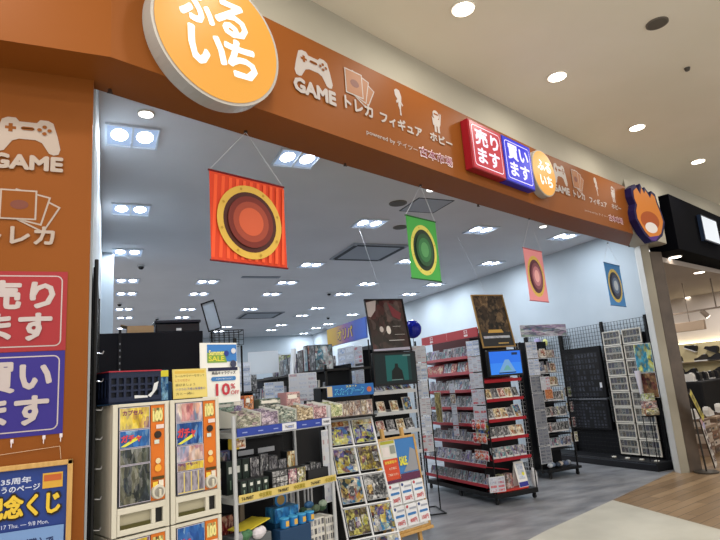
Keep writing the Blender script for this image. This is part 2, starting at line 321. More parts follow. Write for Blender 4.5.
iconset(FR2, [(.2, .5, 3.555, 3.80), (.14, .5, 3.45, 3.53), (.63, .86, 3.57, 3.81), (.6, .87, 3.455, 3.535), (1.19, 1.31, 3.58, 3.82), (1.0, 1.46, 3.45, 3.53), (1.64, 1.78, 3.57, 3.79), (1.6, 1.87, 3.475, 3.54), (.83, 1.44, 3.31, 3.345), (1.47, 1.86, 3.295, 3.37)], 'right of the small round sign')
# big round lit sign
def roundsign(u, z, r, depth, rows, label, k, em):
    t = thing('round_light_sign', label, 'sign', fw(u, 0, z), FA)
    mb = MB(); n = 64; P = [(r * cos(2 * pi * i / n), r * sin(2 * pi * i / n)) for i in range(n)]
    mb.slab(P, -depth, -.001, m('#a9a6a2', .4, .2)); mb.build('casing', t)
    mb = MB(); mb.lay = -depth - .003; mb.disc(0, 0, r - k, m('#e9a444', .4, 0, em), n=64); mb.build('lit_face', t)
    mb = MB(); mb.lay = -depth - .006
    for s, x0, x1, z0, z1 in rows: mb.text(s, x0, x1, z0, z1, m('#fffdf5', .4, 0, em * 1.3), .05)
    mb.build('lettering', t)
def rl(px0, py0, px1, py1, px2, py2, u, z, v):
    a = fp(px0, py0, v); b = fp(px1, py1, v); return a[0] - u, b[0] - u
U0, Z0 = .57, 3.50
roundsign(U0, Z0, .41, .1, [('ふ', -.245, -.045, .035, .25), ('る', -.03, .175, .035, .245), ('い', -.20, .025, -.215, -.01), ('ち', .025, .23, -.215, .005)],
          'large round orange light sign reading ふるいち on the fascia', .018, .78)
roundsign(4.485, 3.555, .258, .08, [('ふる', -.14, .15, .02, .135), ('いち', -.12, .14, -.145, -.03)], 'small round orange light sign reading ふるいち beside the blue sign', .012, .8)
t = thing('buy_sell_light_sign', 'red and blue light box reading 売ります and 買います on the fascia', 'sign', fw(3.1, 0, 3.3), FA)
Wd = 1.12; mb = MB(); mb.box(0, .555, -.085, -.001, 0, .475, m('#8c1420', .4), .006); mb.build('red_casing', t)
mb = MB(); mb.box(.56, Wd, -.085, -.001, 0, .475, m('#20229a', .4), .006); mb.build('blue_casing', t)
def sellpanel(mb, x0, z0, W, H, bg, tx, c, wt=.045):
    mb.rect(x0, x0 + W, z0, z0 + H, bg); e = .05 * W
    mb.outline(x0 + e, x0 + W - e, z0 + e, z0 + H - e, .07 * W, .014 * W, c, bg)
    mb.text(tx, x0 + .14 * W, x0 + .86 * W, z0 + .53 * H, z0 + .87 * H, c, wt)
    mb.text('ます', x0 + .16 * W, x0 + .84 * W, z0 + .14 * H, z0 + .46 * H, c, wt)
RD = m('#d03646', .4, 0, .62); BL = m('#2a30d8', .4, 0, .75); WL = m('#f3eeff', .4, 0, .9)
mb = MB(); mb.lay = -.087; sellpanel(mb, .012, .012, .53, .45, RD, '売り', WL); mb.build('red_lit_face', t)
mb = MB(); mb.lay = -.087; sellpanel(mb, .572, .012, .535, .45, BL, '買い', WL); mb.build('blue_lit_face', t)
# mascot sign: plain generic stand-in, orange rounded shape with a navy rim
t = thing('shaped_light_sign', 'orange light sign shaped with pointed tufts and a navy rim at the fascia end', 'sign', (6.42, 5.06, 3.07), R(5))
O2 = [(.17, .0), (.3, .02), (.44, .1), (.5, .2), (.55, .3), (.52, .45), (.47, .58), (.45, .7), (.38, .74), (.33, .66), (.29, .72), (.24, .78), (.2, .72), (.15, .82), (.1, .7), (.03, .8), (-.06, .74), (-.07, .62), (-.03, .52), (-.08, .42), (-.08, .3), (-.02, .2), (.05, .1)]
mb = MB(); mb.slab(O2, -.1, -.001, m('#1d1848', .4)); mb.build('casing', t)
sh = lambda k, cx=.22, cz=.38: [(cx + (x - cx) * k, cz + (z - cz) * k) for x, z in O2]
mb = MB(); mb.lay = -.103; mb.poly(sh(.88), m('#e88a35', .4, 0, .5)); mb.disc(.22, .3, .2, m('#c8602a', .4, 0, .4), .13); mb.disc(.22, .2, .13, m('#f2e6dc', .4, 0, .6), .075); mb.poly([(.1, .06), (.36, .1), (.26, .02), (.17, .02)], m('#6a3aa0', .4, 0, .3)); mb.build('lit_face', t)
# ------------------------------------------------------------------ left orange wall graphics
YW = 3.019
def wst(fn, name, label, cat='sign lettering'):
    mb = MB(); mb.lay = -.001; fn(mb); return solo(mb, name, label, cat, (0, YW, 0))
WI = m('#a5968c', .5)
def g(mb): controller(mb, -.52, -.225, 2.75, 2.935, WI, BGO); mb.text('GAME', -.52, -.215, 2.665, 2.735, WI, .085)
wst(g, 'game_lettering', 'white controller icon with GAME lettering on the orange wall at left')
def g(mb): cardicon(mb, -.475, -.245, 2.40, 2.56, WI, BGO); mb.text('トレカ', -.52, -.24, 2.285, 2.37, WI, .05)
wst(g, 'trading_card_lettering', 'fanned cards icon with トレカ lettering on the orange wall at left')
PC = m('#b4a9a9', .5)
wst(lambda mb: sellpanel(mb, -.575, 1.77, .4, .38, m('#94292f', .5), '売り', PC, .05), 'sell_sign', 'red 売ります panel on the orange wall, above the blue one', 'sign')
wst(lambda mb: sellpanel(mb, -.575, 1.388, .398, .38, m('#30267c', .5), '買い', PC, .05), 'buy_sign', 'blue 買います panel on the orange wall, below the red one', 'sign')
t = thing('framed_poster', 'wood-framed blue poster reading 記念くじ on the orange wall', 'poster', (-.13, YW, 1.27))
mb = MB(); Wf, Hf = .56, .82
for x0, x1, z0, z1 in ((-Wf, 0, -.022, 0), (-Wf, 0, -Hf, -Hf + .022), (-Wf, -Wf + .022, -Hf, 0), (-.022, 0, -Hf, 0)): mb.box(x0, x1, -.02, -.001, z0, z1, WOOD, .003)
mb.build('frame', t)
mb = MB(); mb.lay = -.004; YL = m('#d8b63a', .5); PW = m('#c4cbe0', .5)
mb.rect(-Wf + .02, -.02, -Hf + .02, -.02, m('#233a80', .4)); mb.text('創業35周年', -.36, -.165, -.082, -.055, PW, .03); mb.text('ありがとうのページ', -.40, -.13, -.115, -.088, PW, .03)
mb.rect(-.12, -.04, -.115, -.05, m('#c79a3a', .5)); mb.rect(-.115, -.045, -.085, -.058, m('#b35a2e', .5))
mb.text('記念くじ', -.34, -.046, -.225, -.125, m('#2a2010', .5), .09); mb.text('記念くじ', -.336, -.05, -.22, -.13, YL, .045)
mb.text('7/17 Thu. ― 9/8 Mon.', -.29, -.09, -.262, -.245, PW, .02)
mb.rect(-.52, -.03, -.5, -.275, m('#6f8fc0', .5)); mb.text('円以上ご購入で', -.29, -.07, -.355, -.315, m('#20305e', .5), .03); mb.text('レジにてチャレンジ', -.36, -.065, -.405, -.37, m('#20305e', .5), .03)
mb.rect(-.5, -.05, -.78, -.52, m('#9fb3d6', .5)); mb.build('printed_sheet', t)
for i, (x, y) in enumerate([(12, 442), (44, 438), (61, 436)]):
    p = aty(x, y, YW); mb = MB(); mb.path([(0, 0, 0), (0, -.018, -.002), (0, -.02, -.02), (0, -.012, -.024)], .0022, m('#d6ccd0', .4)); mb.box(-.006, .006, -.004, -.0005, -.006, .012, m('#d6ccd0', .4))
    solo(mb, 'wall_hook', ['small white hook under the blue panel, leftmost', 'small white hook under the blue panel, middle', 'small white hook under the blue panel, rightmost'][i], 'hook', p, 0, 'hooks on the orange wall')
mb = MB(); a0 = aty(0, 455, YW); a1 = aty(60, 446, YW); a3 = aty(61, 459, YW); mb.path([(a0.x, -.004, a0.z), (a1.x, -.004, a1.z), (a3.x, -.004, a3.z)], .001, m('#cdb59a', .5)); solo(mb, 'hanging_string', 'thin string from the hooks holding the framed poster', 'string', (0, YW, 0))
# ================================================================== CEILING FITTINGS
LP = [(.17, 4.52), (.23, 6.4), (.26, 8.35), (.32, 10.4), (.35, 11.7), (.36, 13.7), (.42, 15.1), (.46, 17.3), (1.59, 4.62), (1.7, 10.46), (1.73, 11.75), (1.77, 13.85), (1.81, 15.25),
      (3.17, 6.44), (3.21, 8.92), (3.25, 10.51), (3.28, 11.81), (3.32, 13.97), (3.4, 17.6), (3.39, 18.8), (4.99, 6.46), (4.9, 8.5), (5.05, 10.6), (5.0, 11.84), (5.12, 13.96), (5.16, 15.37), (5.16, 17.54), (5.2, 18.9),
      (6.7, 6.57), (6.7, 8.5), (6.74, 10.65), (6.77, 11.87), (6.74, 13.9), (6.74, 15.37), (6.81, 17.6), (6.77, 18.7), (6.88, 20.4)]
REFL = m('#9aa6b8', .25, .3)
def make_light(label):
    t = thing('ceiling_light', label, 'ceiling light', group='square recessed ceiling lights')
    mb = MB()
    for x0, x1, y0, y1 in ((-.2, .2, -.2, -.185), (-.2, .2, .185, .2), (-.2, -.185, -.185, .185), (.185, .2, -.185, .185), (-.008, .008, -.185, .185)): mb.box(x0, x1, y0, y1, -.02, -.001, m('#c4ccd6', .4))
    mb.build('frame', t)
    mb = MB(); mb.box(-.185, .185, -.185, .185, -.004, -.001, m('#a9bfe0', .4, 0, .75)); mb.build('reflector', t)
    for sx in (-.095, .095):
        mb = MB(); mb.ball((sx, 0, -.004), .07, m('#f6faff', .5, 0, 12), 14, 6, (.92, 1.6, .12)); mb.build('lamp', t)
    return t
def lightlabel(i, x, y):
    c = 'first second third fourth fifth'.split()[min(range(5), key=lambda k: abs(x - (.3, 1.7, 3.25, 5.05, 6.75)[k]))]
    col = sorted([p for p in LP if abs(p[0] - x) < .5], key=lambda p: p[1]); k = col.index((x, y)); o = ['nearest', 'second nearest', 'third nearest', 'fourth', 'fifth', 'sixth', 'seventh', 'eighth', 'ninth'][k]
    return 'square twin-lamp ceiling light, %s in the %s column from the left' % (o, c)
L0 = None
for i, (x, y) in enumerate(LP):
    lb = lightlabel(i, x, y)
    if L0 is None: L0 = make_light(lb); L0.location = (x, y, CH)
    else: dup(L0, (x, y, CH), 0, lb)
    ld = bpy.data.lights.new('ceiling_lamp', 'AREA'); ld.shape = 'SQUARE'; ld.size = .36; ld.energy = 22 if y > 9.5 else 20; ld.color = (.88, .94, 1)
    lo = bpy.data.objects.new('ceiling_lamp', ld); COL.objects.link(lo); lo.location = (x, y, CH - .035)
def downlight(p, label, r=.075, e=14, col='#fff6e6', group=None):
    t = thing('downlight', label, 'downlight', p, 0, group)
    MB().tube((0, 0, -.012), (0, 0, -.0005), r * 1.18, m('#d9d4c8', .4), 24).build('trim_ring', t); MB().tube((0, 0, -.016), (0, 0, -.012), r, m(col, .4, 0, e), 24).build('lamp', t); return t
MDL = [((463, 8), 'nearest and highest in view'), ((557, 76), 'second from the left'), ((637, 127), 'third from the left'), ((698, 161), 'farthest, at the right edge')]
for (x, y), s in MDL: downlight(atz(x, y, MH), 'round downlight in the cream mall ceiling, ' + s, .085, 9, '#fff4df', 'mall ceiling downlights')
for p in [(2.53, 3.16 - .03), (4.04, 3.72), (5.92, 4.35), (7.9, 4.95), (1.0, 2.4), (-.8, 1.9), (-2.4, 1.6), (.5, -1), (3, 0), (1, .8), (4, 1.6), (-1, -.5), (5.5, 1), (6.5, 2.6), (8, 2), (10, 5.4), (2.5, -2), (7, -.5)]:  # beyond the seen downlights, unseen lamps added to bounce light onto the ceiling
    ld = bpy.data.lights.new('mall_and_fill_lamp', 'AREA'); ld.shape = 'DISK'; ld.size = .17; ld.energy = 12 if p[1] > 2 else 30; ld.color = (1, .93, .82)
    lo = bpy.data.objects.new('mall_and_fill_lamp', ld); COL.objects.link(lo); lo.location = (p[0], p[1], MH - .04)
for q, s in (((146, 113), 'near the front left of the shop ceiling'), ((431, 189), 'above the green banner'), ((543, 226), 'above the pink banner')):
    downlight(atz(*q, CH), 'small round downlight ' + s, .05, 5, '#f6f4ee', 'small shop downlights')
def speaker(px, py, z, r, label):
    mb = MB(); mb.tube((0, 0, -.01), (0, 0, -.0005), r, m('#6f6a62', .6), 24); mb.tube((0, 0, -.013), (0, 0, -.01), r * .85, m('#5c5851', .7), 24); solo(mb, 'ceiling_speaker', label, 'speaker', atz(px, py, z))
speaker(657, 23, MH, .09, 'grey round speaker in the cream mall ceiling'); speaker(398, 203, CH, .11, 'grey round ceiling speaker left of the green banner strings'); speaker(400, 227, CH, .1, 'grey round ceiling speaker just behind the first')
mb = MB(); mb.tube((0, 0, -.03), (0, 0, -.001), .02, m('#4a463f', .5), 10, .03); solo(mb, 'sprinkler', 'small dark sprinkler in the mall ceiling', 'sprinkler', atz(687, 68, MH))
def vent(cx, cy, w_, d_, label):
    t = thing('ceiling_air_conditioner', label, 'air conditioner', (cx, cy, CH))
    mb = MB(); mb.box(-w_ / 2, w_ / 2, -d_ / 2, d_ / 2, -.025, -.001, m('#8f949c', .5), .006); mb.build('panel', t)
    mb = MB()
    for x0, x1, y0, y1 in ((-.42, .42, -.47, -.40), (-.42, .42, .40, .47), (-.47, -.40, -.42, .42), (.40, .47, -.42, .42)): mb.box(x0 * w_, x1 * w_, y0 * d_, y1 * d_, -.029, -.0255, m('#23262c', .6))
    mb.build('air_slot', t)
vent(3.85, 7.95, .95, 1.05, 'square ceiling air conditioner behind the green banner'); vent(3.85, 15.1, 1.1, 1.15, 'square ceiling air conditioner far back near the end wall')
t = thing('access_hatch', 'square ceiling access hatch with a dark frame beside the green banner', 'hatch', (3.57, 5.63, CH))
mb = MB()
for q in ((-.25, .25, -.25, -.235), (-.25, .25, .235, .25), (-.25, -.235, -.25, .25), (.235, .25, -.25, .25)): mb.box(*q, -.006, -.001, m('#2f3238', .5))
mb.build('frame', t); MB().box(-.235, .235, -.235, .235, -.004, -.001, m('#a0a5ae', .7)).build('cover', t)
mb = MB(); mb.box(-.36, .36, -.07, .07, -.012, -.001, m('#7c828b', .5), .003); solo(mb, 'ceiling_vent', 'narrow grey ceiling vent below the red banner', 'vent', (2.6, 10.0, CH))
for (x, y), s in (((141, 265), 'below the third light of the left column'), ((119.5, 303), 'left of the fifth light in the left column'), ((329, 292.5), 'right of the red banner'), ((328, 317), 'above the yellow header sign'), ((157, 318), 'above the black storage case')):
    t = thing('dome_camera', 'small dark dome camera on the ceiling, ' + s, 'security camera', atz(x, y, CH), 0, 'dome cameras')
    MB().tube((0, 0, -.03), (0, 0, -.001), .055, m('#c0c4c9', .5), 16).build('base', t); MB().ball((0, 0, -.03), .045, m('#14151a', .2), 12, 6).build('dome', t)
# ================================================================== BANNERS
def banner(px, py, u0, u1, z0, z1, v, col, ring, innerc, label, rod='#5a1216', stripes=None, acc=None):
    t = thing('hanging_banner', label, 'banner', fw((u0 + u1) / 2, v, z1), FA)
    W = (u1 - u0); H = z1 - z0; mb = MB(); mb.box(-W / 2, W / 2, -.001, .001, -H, 0, m(col, .6)); mb.lay = -.0012
    if stripes:
        n = 11
        for i in range(n):
            x = -W / 2 + W * i / n; s = .45 * W / n
            mb.poly([(x, -H + .02), (x + s, -H + .02), (min(W / 2, x + s + .06 * W), -.02), (min(W / 2 - .001, x + .06 * W), -.02)], m(stripes, .6))
    r = .43 * W; rz = r * 1.28 if H > 1.2 * W else r; cz = -H * .52
    mb.disc(0, cz, r, m(ring, .5), rz, 40); mb.disc(0, cz, r * .82, m(innerc, .5), rz * .82, 40)
    for k in range(8): a = 2 * pi * k / 8 + .3; mb.disc(r * .91 * cos(a), cz + rz * .91 * sin(a), r * .04, m('#a8842a', .5), n=5)
    # plain coloured shapes stand where the character artwork was
    if acc:
        for c, x, z, rr, rzz in acc: mb.disc(x * r, cz + z * rz, rr * r, m(c, .5), rzz * rz)
    mb.build('cloth', t)
    mb = MB(); mb.tube((-W / 2 - .006, 0, 0), (W / 2 + .006, 0, 0), .007, m(rod, .5), 8); mb.build('rod', t)
    mb = MB(); mb.tube((-W / 2 - .006, 0, -H), (W / 2 + .006, 0, -H), .006, m(rod, .5), 8); mb.build('rod', t)
    pu = FO + v * FN; pk = hit(px, py, pu, FN); inv = Matrix.Rotation(-FA, 3, 'Z') @ (pk - V(t.location))
    mb = MB(); h = 3.2 - z1; mb.path([(-W / 2, 0, 0), (inv.x, 0, h - .01), (W / 2, 0, 0)], .0016, m('#c9c9cc', .5), 4); mb.build('string', t)
    mb = MB(); mb.tube((inv.x, 0, h - .012), (inv.x, 0, h), .012, m('#3a2a20', .5), 8); mb.build('hook', t)
banner(246, 140, .715, 1.28, 2.295, 2.865, .3, '#c83c1c', '#c9a444', '#40140e', 'square red hanging banner with a gold ring, leftmost of the four banners', '#6a1216', '#e0532a', [('#6a2016', 0, 0, .7, .7), ('#8f3a26', 0, 0, .55, .55), ('#b8502f', 0, 0, .38, .38)])
banner(421, 191, 2.57, 2.975, 2.335, 2.88, .3, '#3f9a45', '#c8c25a', '#142c1c', 'narrow green hanging banner with an oval gold ring', '#1f5a2a', None, [('#1f4a2c', 0, 0, .65, .65), ('#2c6a3c', 0, 0, .48, .48), ('#4a8a54', 0, 0, .3, .3)])
banner(530, 223, 4.52, 4.94, 2.25, 2.83, .3, '#d98a90', '#c9a94e', '#5a2a3a', 'narrow pink hanging banner with an oval gold ring', '#a85a66', None, [('#7a4250', 0, 0, .65, .65), ('#b0707c', 0, 0, .48, .48), ('#d8a0a0', 0, 0, .3, .3)])
banner(607, 239, 6.72, 7.27, 2.3, 2.89, .3, '#3a7fc0', '#c9b45a', '#1c2238', 'narrow blue hanging banner with an oval gold ring, nearest the pillar', '#24568a', None, [('#2c3a5c', 0, 0, .65, .65), ('#5a7090', 0, 0, .48, .48), ('#b0bcc8', 0, 0, .3, .3)])
for (x, y), s in (((110, 91), 'at the left end of the soffit'), ((345, 165), 'right of the red banner'), ((478, 206), 'right of the green banner'), ((629, 247), 'at the right end of the soffit')):
    p = atz(x, y - 1.5, 3.2); mb = MB(); mb.tube((0, 0, -.02), (0, 0, 0), .01, m('#3a2a22', .5), 8); mb.tube((-.015, 0, -.02), (.015, 0, -.02), .004, m('#3a2a22', .5), 6)
    solo(mb, 'soffit_hook', 'small dark hook under the orange soffit ' + s, 'hook', p, 0, 'hooks under the soffit')
# ================================================================== PRODUCTS
def case_me(w, h, d, art, edge='#a4a8b0', bev=.002, band=None):
    """front faces -y, stands on z=0, back at y=0"""
    mb = MB(); mb.box(-w / 2, w / 2, -d, 0, 0, h, m(edge, .3), min(bev, d * .3)); mb.lay = -d
    mb.rect(-w / 2 + .06 * w, w / 2 - .06 * w, .04 * h, .96 * h, art)
    if band: mb.rect(-w / 2 + .06 * w, w / 2 - .06 * w, .03 * h, .16 * h, m(band, .5))
    return mb.mesh('case')
def pouch_me(w, h, d, art):
    """hanging blister pack with a header card and a bulging bubble"""
    mb = MB(); mb.box(-w / 2, w / 2, -.002, 0, 0, h, m('#d8d8da', .4)); mb.lay = -.002; mb.rect(-w / 2 + .003, w / 2 - .003, .72 * h, .97 * h, art)
    mb.ball((0, -.002, .36 * h), 1, art, 8, 6, (.42 * w, d, .32 * h)); return mb.mesh('pouch')
C_GAME = case_me(.095, .135, .014, GAMEART, '#9a9ea8', band='#c4c4c6'); C_GAMED = case_me(.095, .135, .014, DARKART, '#9a9ca2', band='#cfcfd2')
C_TALL = case_me(.105, .165, .014, GAMEART, '#9a9ea8', band='#c4c4c6'); C_TALLD = case_me(.105, .16, .014, DARKART, '#b0b2b8', band='#d8d8da')
C_WARM = case_me(.1, .135, .014, WARMART, '#d9d5cc', band='#e2ded2'); C_BOOK = case_me(.11, .16, .02, CARDART, '#e0ddd4')
C_PACK = case_me(.052, .115, .008, print_mat('foil_pack_print', ['#6b4b40', '#a8836a', '#d2c3b2', '#8c8f9a', '#e0d7cc', '#5a4a4a'], 3, .04), '#9a8f88')
P_POUCH = pouch_me(.075, .14, .02, FIGART); P_RED = pouch_me(.09, .12, .03, print_mat('red_pouch_print', ['#8f1a1c', '#c8322c', '#e8e2d8', '#a02420', '#d8503a'], 3, .02))
def row(me, name, label, cat, group, p0, p1, n, rz, rx=-.3, jit=.004, skip=0):
    p0 = V(p0); p1 = V(p1)
    for i in range(n):
        if skip and random.random() < skip: continue
        p = p0.lerp(p1, (i + .5) / n) + V((0, 0, 0)); inst(random.choice(me) if isinstance(me, (list, tuple)) else me, name, label, cat, group, p, rz + random.uniform(-.05, .05), rx + random.uniform(-.04, .04), random.uniform(-.05, .05))
P_REDT = case_me(.13, .15, .02, print_mat('red_box_print', ['#8a1418', '#b8282a', '#a01c20', '#d8c8a0', '#9a1c20'], 2.5, .01, distort=.3), '#a01c22')
# ------------------------------------------------------------------ gondola racks
def caster(t, x, y):
    mb = MB(); mb.box(x - .012, x + .012, y - .02, y + .02, .045, .1, BLK); mb.build('caster_fork', t)
    mb = MB(); mb.tube((x - .012, y, .027), (x + .012, y, .027), .027, m('#1a1a1c', .5), 12); mb.build('caster_wheel', t)
def gondola(label, X, Y, W, D, H, lip, ends, sides, header, side_depth, endgrid=True, bodycol=BLK, spinec='#1b1d24'):
    """front end faces -y, long display side faces -x; local origin at front left floor corner"""
    t = thing('display_rack', label, 'shelf rack', (X, Y, 0))
    mb = MB(); mb.box(0, W, 0, D, .07, .125, bodycol, .004); mb.build('base', t)
    for x, y in ((.03, .05), (W - .03, .05), (.03, D - .05), (W - .03, D - .05), (.03, D * .5)): caster(t, x, y)
    mb = MB(); mb.box(W * .50, W * .54, .24, D, .125, H - .02, m(spinec, .5)); mb.build('spine_panel', t)
    mb = MB(); mb.box(.03, W - .03, .225, .238, .125, H - .1, BLK2); mb.build('end_back_panel', t)
    for x, y in ((.01, .01), (W - .01, .01), (.01, D - .01), (W - .01, D - .01)):
        if y > .1: MB().box(x - .01, x + .01, y - .01, y + .01, .12, H, bodycol).build('post', t)
        else: MB().tube((x, y, .12), (x, y, 1.5 if x > .1 else H), .008, bodycol).build('post', t)
    for z in ends:
        mb = MB(); c = m(lip, .4); mb.M = Matrix.Translation((0, .02, z)) @ Matrix.Rotation(.22, 4, 'X'); mb.box(.035, W - .035, 0, .2, -.006, 0, c); mb.box(.03, W - .03, -.006, 0, -.012, .026, c); mb.build('end_shelf', t)
    for z in sides:
        sd = side_depth(z); mb = MB(); c = m(lip, .4)
        mb.M = Matrix.Translation((W * .5, 0, z)) @ Matrix.Rotation(.2, 4, 'Y') @ Matrix.Translation((-W * .5, 0, 0))
        mb.box(W * .5 - sd, W * .5, .25 if z > .5 else .12, D - .03, -.006, 0, c); mb.box(W * .5 - sd - .006, W * .5 - sd, .25 if z > .5 else .12, D - .03, -.014, .024, c); mb.build('side_shelf', t)
    if header:
        hc, hz0, hz1, txts = header; mb = MB(); mb.box(-.012, 0, .0, 1.36, hz0, hz1, m(hc, .45)); mb.build('header_panel', t)
    mb = MB(); mb.M = Matrix.Translation((W, .03, 0)) @ Matrix.Rotation(pi / 2, 4, 'Z'); mb.grid(D * .5, H - .35, .05, .0018, m('#b8bcc2' if endgrid else '#17181b', .35), 0, .25); mb.build('wire_side', t)
    return t
GX, GY, GW, GD = 4.2, 5.75, .62, 1.6
ends = [1.42, 1.19, .95, .73, .49]; sides = [1.70, 1.50, 1.27, 1.05, .84, .62, .36, .13]
sdp = lambda z: .24 if z > .9 else (.29 if z > .5 else .34)
g2 = gondola('tall black rack with red shelf edges, blue screen on its end', GX, GY, GW, GD, 2.08, '#9c1f2c', ends, sides, ('#a83038', 1.985, 2.10, ()), sdp, spinec='#4a1a20')
mb = MB(); mb.M = Matrix.Translation((-.012, 0, 0)) @ Matrix.Rotation(-pi / 2, 4, 'Z'); mb.lay = -.001
mb.text('52', -.28, -.2, 2.045, 2.085, m('#e6d3d3', .5), .03); mb.rect(-.28, -.2, 2.005, 2.03, m('#e6d3d3', .5)); mb.text('52', -1.12, -1.04, 2.045, 2.085, m('#e6d3d3', .5), .03); mb.rect(-1.12, -1.04, 2.005, 2.03, m('#e6d3d3', .5)); mb.rect(-.68, -.677, 1.99, 2.1, m('#e6d3d3', .5)); mb.build('header_marking', g2)
ordn = ['top', 'second', 'third', 'fourth', 'fifth', 'sixth', 'seventh', 'bottom']
for k, z in enumerate(sides):
    sd = sdp(z); x = GX + GW * .5 - sd + .05; zz = z + (sd - .05) * math.tan(.2) * 0 + .006 - 0
    zz = z + (sd - .05) * sin(.2) + .001 - 0.0
    zl = z - 0; # tray surface rises to the back: Rotation(+Y) lowers +x, raises -x
    zz = z + (sd - .05) * sin(.2) + .004
    y0, y1 = (GY + .30, GY + 1.52) if z > .5 else (GY + .16, GY + 1.52)
    if k == 1: mes = [P_REDT, P_REDT, C_TALL]
    elif k == 7: mes = [C_GAME, C_GAMED, C_GAME]
    else: mes = [C_TALL, C_TALLD, C_TALL, C_GAME]
    row(mes, 'game_case', 'boxed game on the %s shelf of the red-edged rack, long side' % ordn[k], 'game case', 'games on the %s shelf of the red rack side' % ordn[k], (x, y1, zz), (x, y0, zz), 11 if z > .5 else 12, -pi / 2, -.32)
for k, z in enumerate(ends):
    mes = [[C_WARM, C_WARM, C_GAME], [C_WARM, C_GAMED], [C_GAMED, C_WARM, C_BOOK], [C_WARM, C_GAMED], [C_GAME]][k]
    if k == 0: continue
    row(mes, 'game_case', 'boxed game on the %s shelf of the red rack end below the blue screen' % ordn[k - 1], 'game case', 'games on the %s shelf under the blue screen' % ordn[k - 1], (GX + .05, GY + .07, z + .014), (GX + GW - .05, GY + .07, z + .014), 5, 0, -.35)
# red blister packs at the near corner of the side
for k, (z, nm) in enumerate(((.86, 'upper'), (.70, 'middle'), (.5, 'lower'))):
    row(P_RED, 'blister_pack', 'red blister pack hanging at the near corner of the red rack, %s row' % nm, 'blister pack', 'red packs, %s row' % nm, (GX - .03, GY + .3, z), (GX - .03, GY + .02, z), 3, -pi / 2, 0)
# notice sheets on the near upright
def sheet(name, label, loc, w_, h_, mat, rz=0., rx=0., group=None, cat='notice', th=.003):
    mb = MB(); mb.box(-w_ / 2, w_ / 2, 0, th, -h_, 0, m('#dfe1e6', .5)); mb.lay = -.0005; mb.rect(-w_ / 2 + .004, w_ / 2 - .004, -h_ + .004, -.004, mat); return solo(mb, name, label, cat, loc, rz, group, rx)
sheet('price_notice', 'blue-topped notice at the top of the strip beside the dark framed poster', (GX - .012, GY + .12, 1.94), .19, .19, PAGEB, R(-68), 0)
for k in range(5):
    sheet('price_notice', 'white printed notice, %s in the strip left of the blue screen' % ['first below the top', 'second below the top', 'third below the top', 'fourth below the top', 'lowest'][k], (GX - .012, GY + .12, 1.74 - .2 * k), .19, .185, [PAGE, PAGE, PAGER, PAGER, CARDART][k], R(-68), 0)
sheet('price_notice', 'white price card at the foot of the red rack corner', (GX - .0, GY - .035, .33), .2, .17, PAGER, R(-12))
for k in range(5):
    sheet('price_notice', 'white printed notice, %s in the middle strip of the red rack side' % ['topmost', 'second', 'third', 'fourth', 'lowest'][k], (GX - .06 , GY + .62, 1.55 - .135 * k - .12), .12, .12, [PAGE, FIGART, PAGE, PAGE, PAGER][k], R(-90))
sheet('character_panel', 'gold printed panel hanging on the red rack side', (GX - .07, GY + .98, 1.33), .16, .4, print_mat('gold_panel_print', ['#4a3a1c', '#9c8440', '#c9b87a', '#5a4a2a'], 4, .02), R(-90), cat='panel')
# ------------------------------------------------------------------ screens
def screen(X, Y, Z, W_, H_, label, art, rx=0.):
    t = thing('display_screen', label, 'screen', (X, Y, Z)); mb = MB(); mb.box(-W_ / 2, W_ / 2, 0, .05, 0, H_, m('#0c0d11', .3), .006); mb.build('housing', t)
    mb = MB(); mb.box(-.06, .06, .05, .09, .04, H_ - .05, BLK); mb.build('bracket', t)
    mb = MB(); mb.lay = -.001; art(mb, W_ / 2, H_); mb.build('lit_screen', t); return t
def tv2(mb, w2, h):
    E = .9; mb.rect(-w2 + .02, w2 - .02, .025, h - .02, m('#2f7fe6', .4, 0, E)); mb.rect(-w2 + .02, w2 - .02, h * .5, h - .02, m('#1f6ce0', .4, 0, E)); mb.poly([(-.12, .05), (.14, .05), (.05, h * .62), (-.01, h * .62)], m('#6f9fd0', .4, 0, E * .9))
    mb.poly([(-.05, .07), (.08, .07), (.03, .13), (-.0, .13)], m('#5f9a98', .4, 0, E)); mb.rect(-.12, .14, .035, .048, m('#10253a', .4)); mb.rect(.1, .19, h - .07, h - .04, m('#12305f', .4))
def tv1(mb, w2, h):
    E = .22; mb.rect(-w2 + .02, w2 - .02, .025, h - .02, m('#07292e', .4, 0, E)); mb.rect(-.12, .16, .05, h - .035, m('#1d7f7c', .4, 0, E)); mb.rect(.16, .2, .05, h - .035, m('#0f4a4c', .4, 0, E))
    mb.poly([(-.06, .05), (-.05, .16), (-.01, .2), (-.005, .24), (.03, .24), (.035, .2), (.08, .16), (.1, .05)], m('#0b1718', .5)); mb.rect(-.06, .08, .055, .065, m('#8fb6b4', .4, 0, E))
    mb.rect(.1, .2, h - .05, h - .035, m('#7fa6a4', .4, 0, .3))
screen(4.53, 5.70, 1.475, .52, .325, 'black framed screen showing a bright blue scene', tv2)
screen(2.985, 5.70, 1.47, .55, .37, 'black framed screen showing a teal scene with a dark shape', tv1)
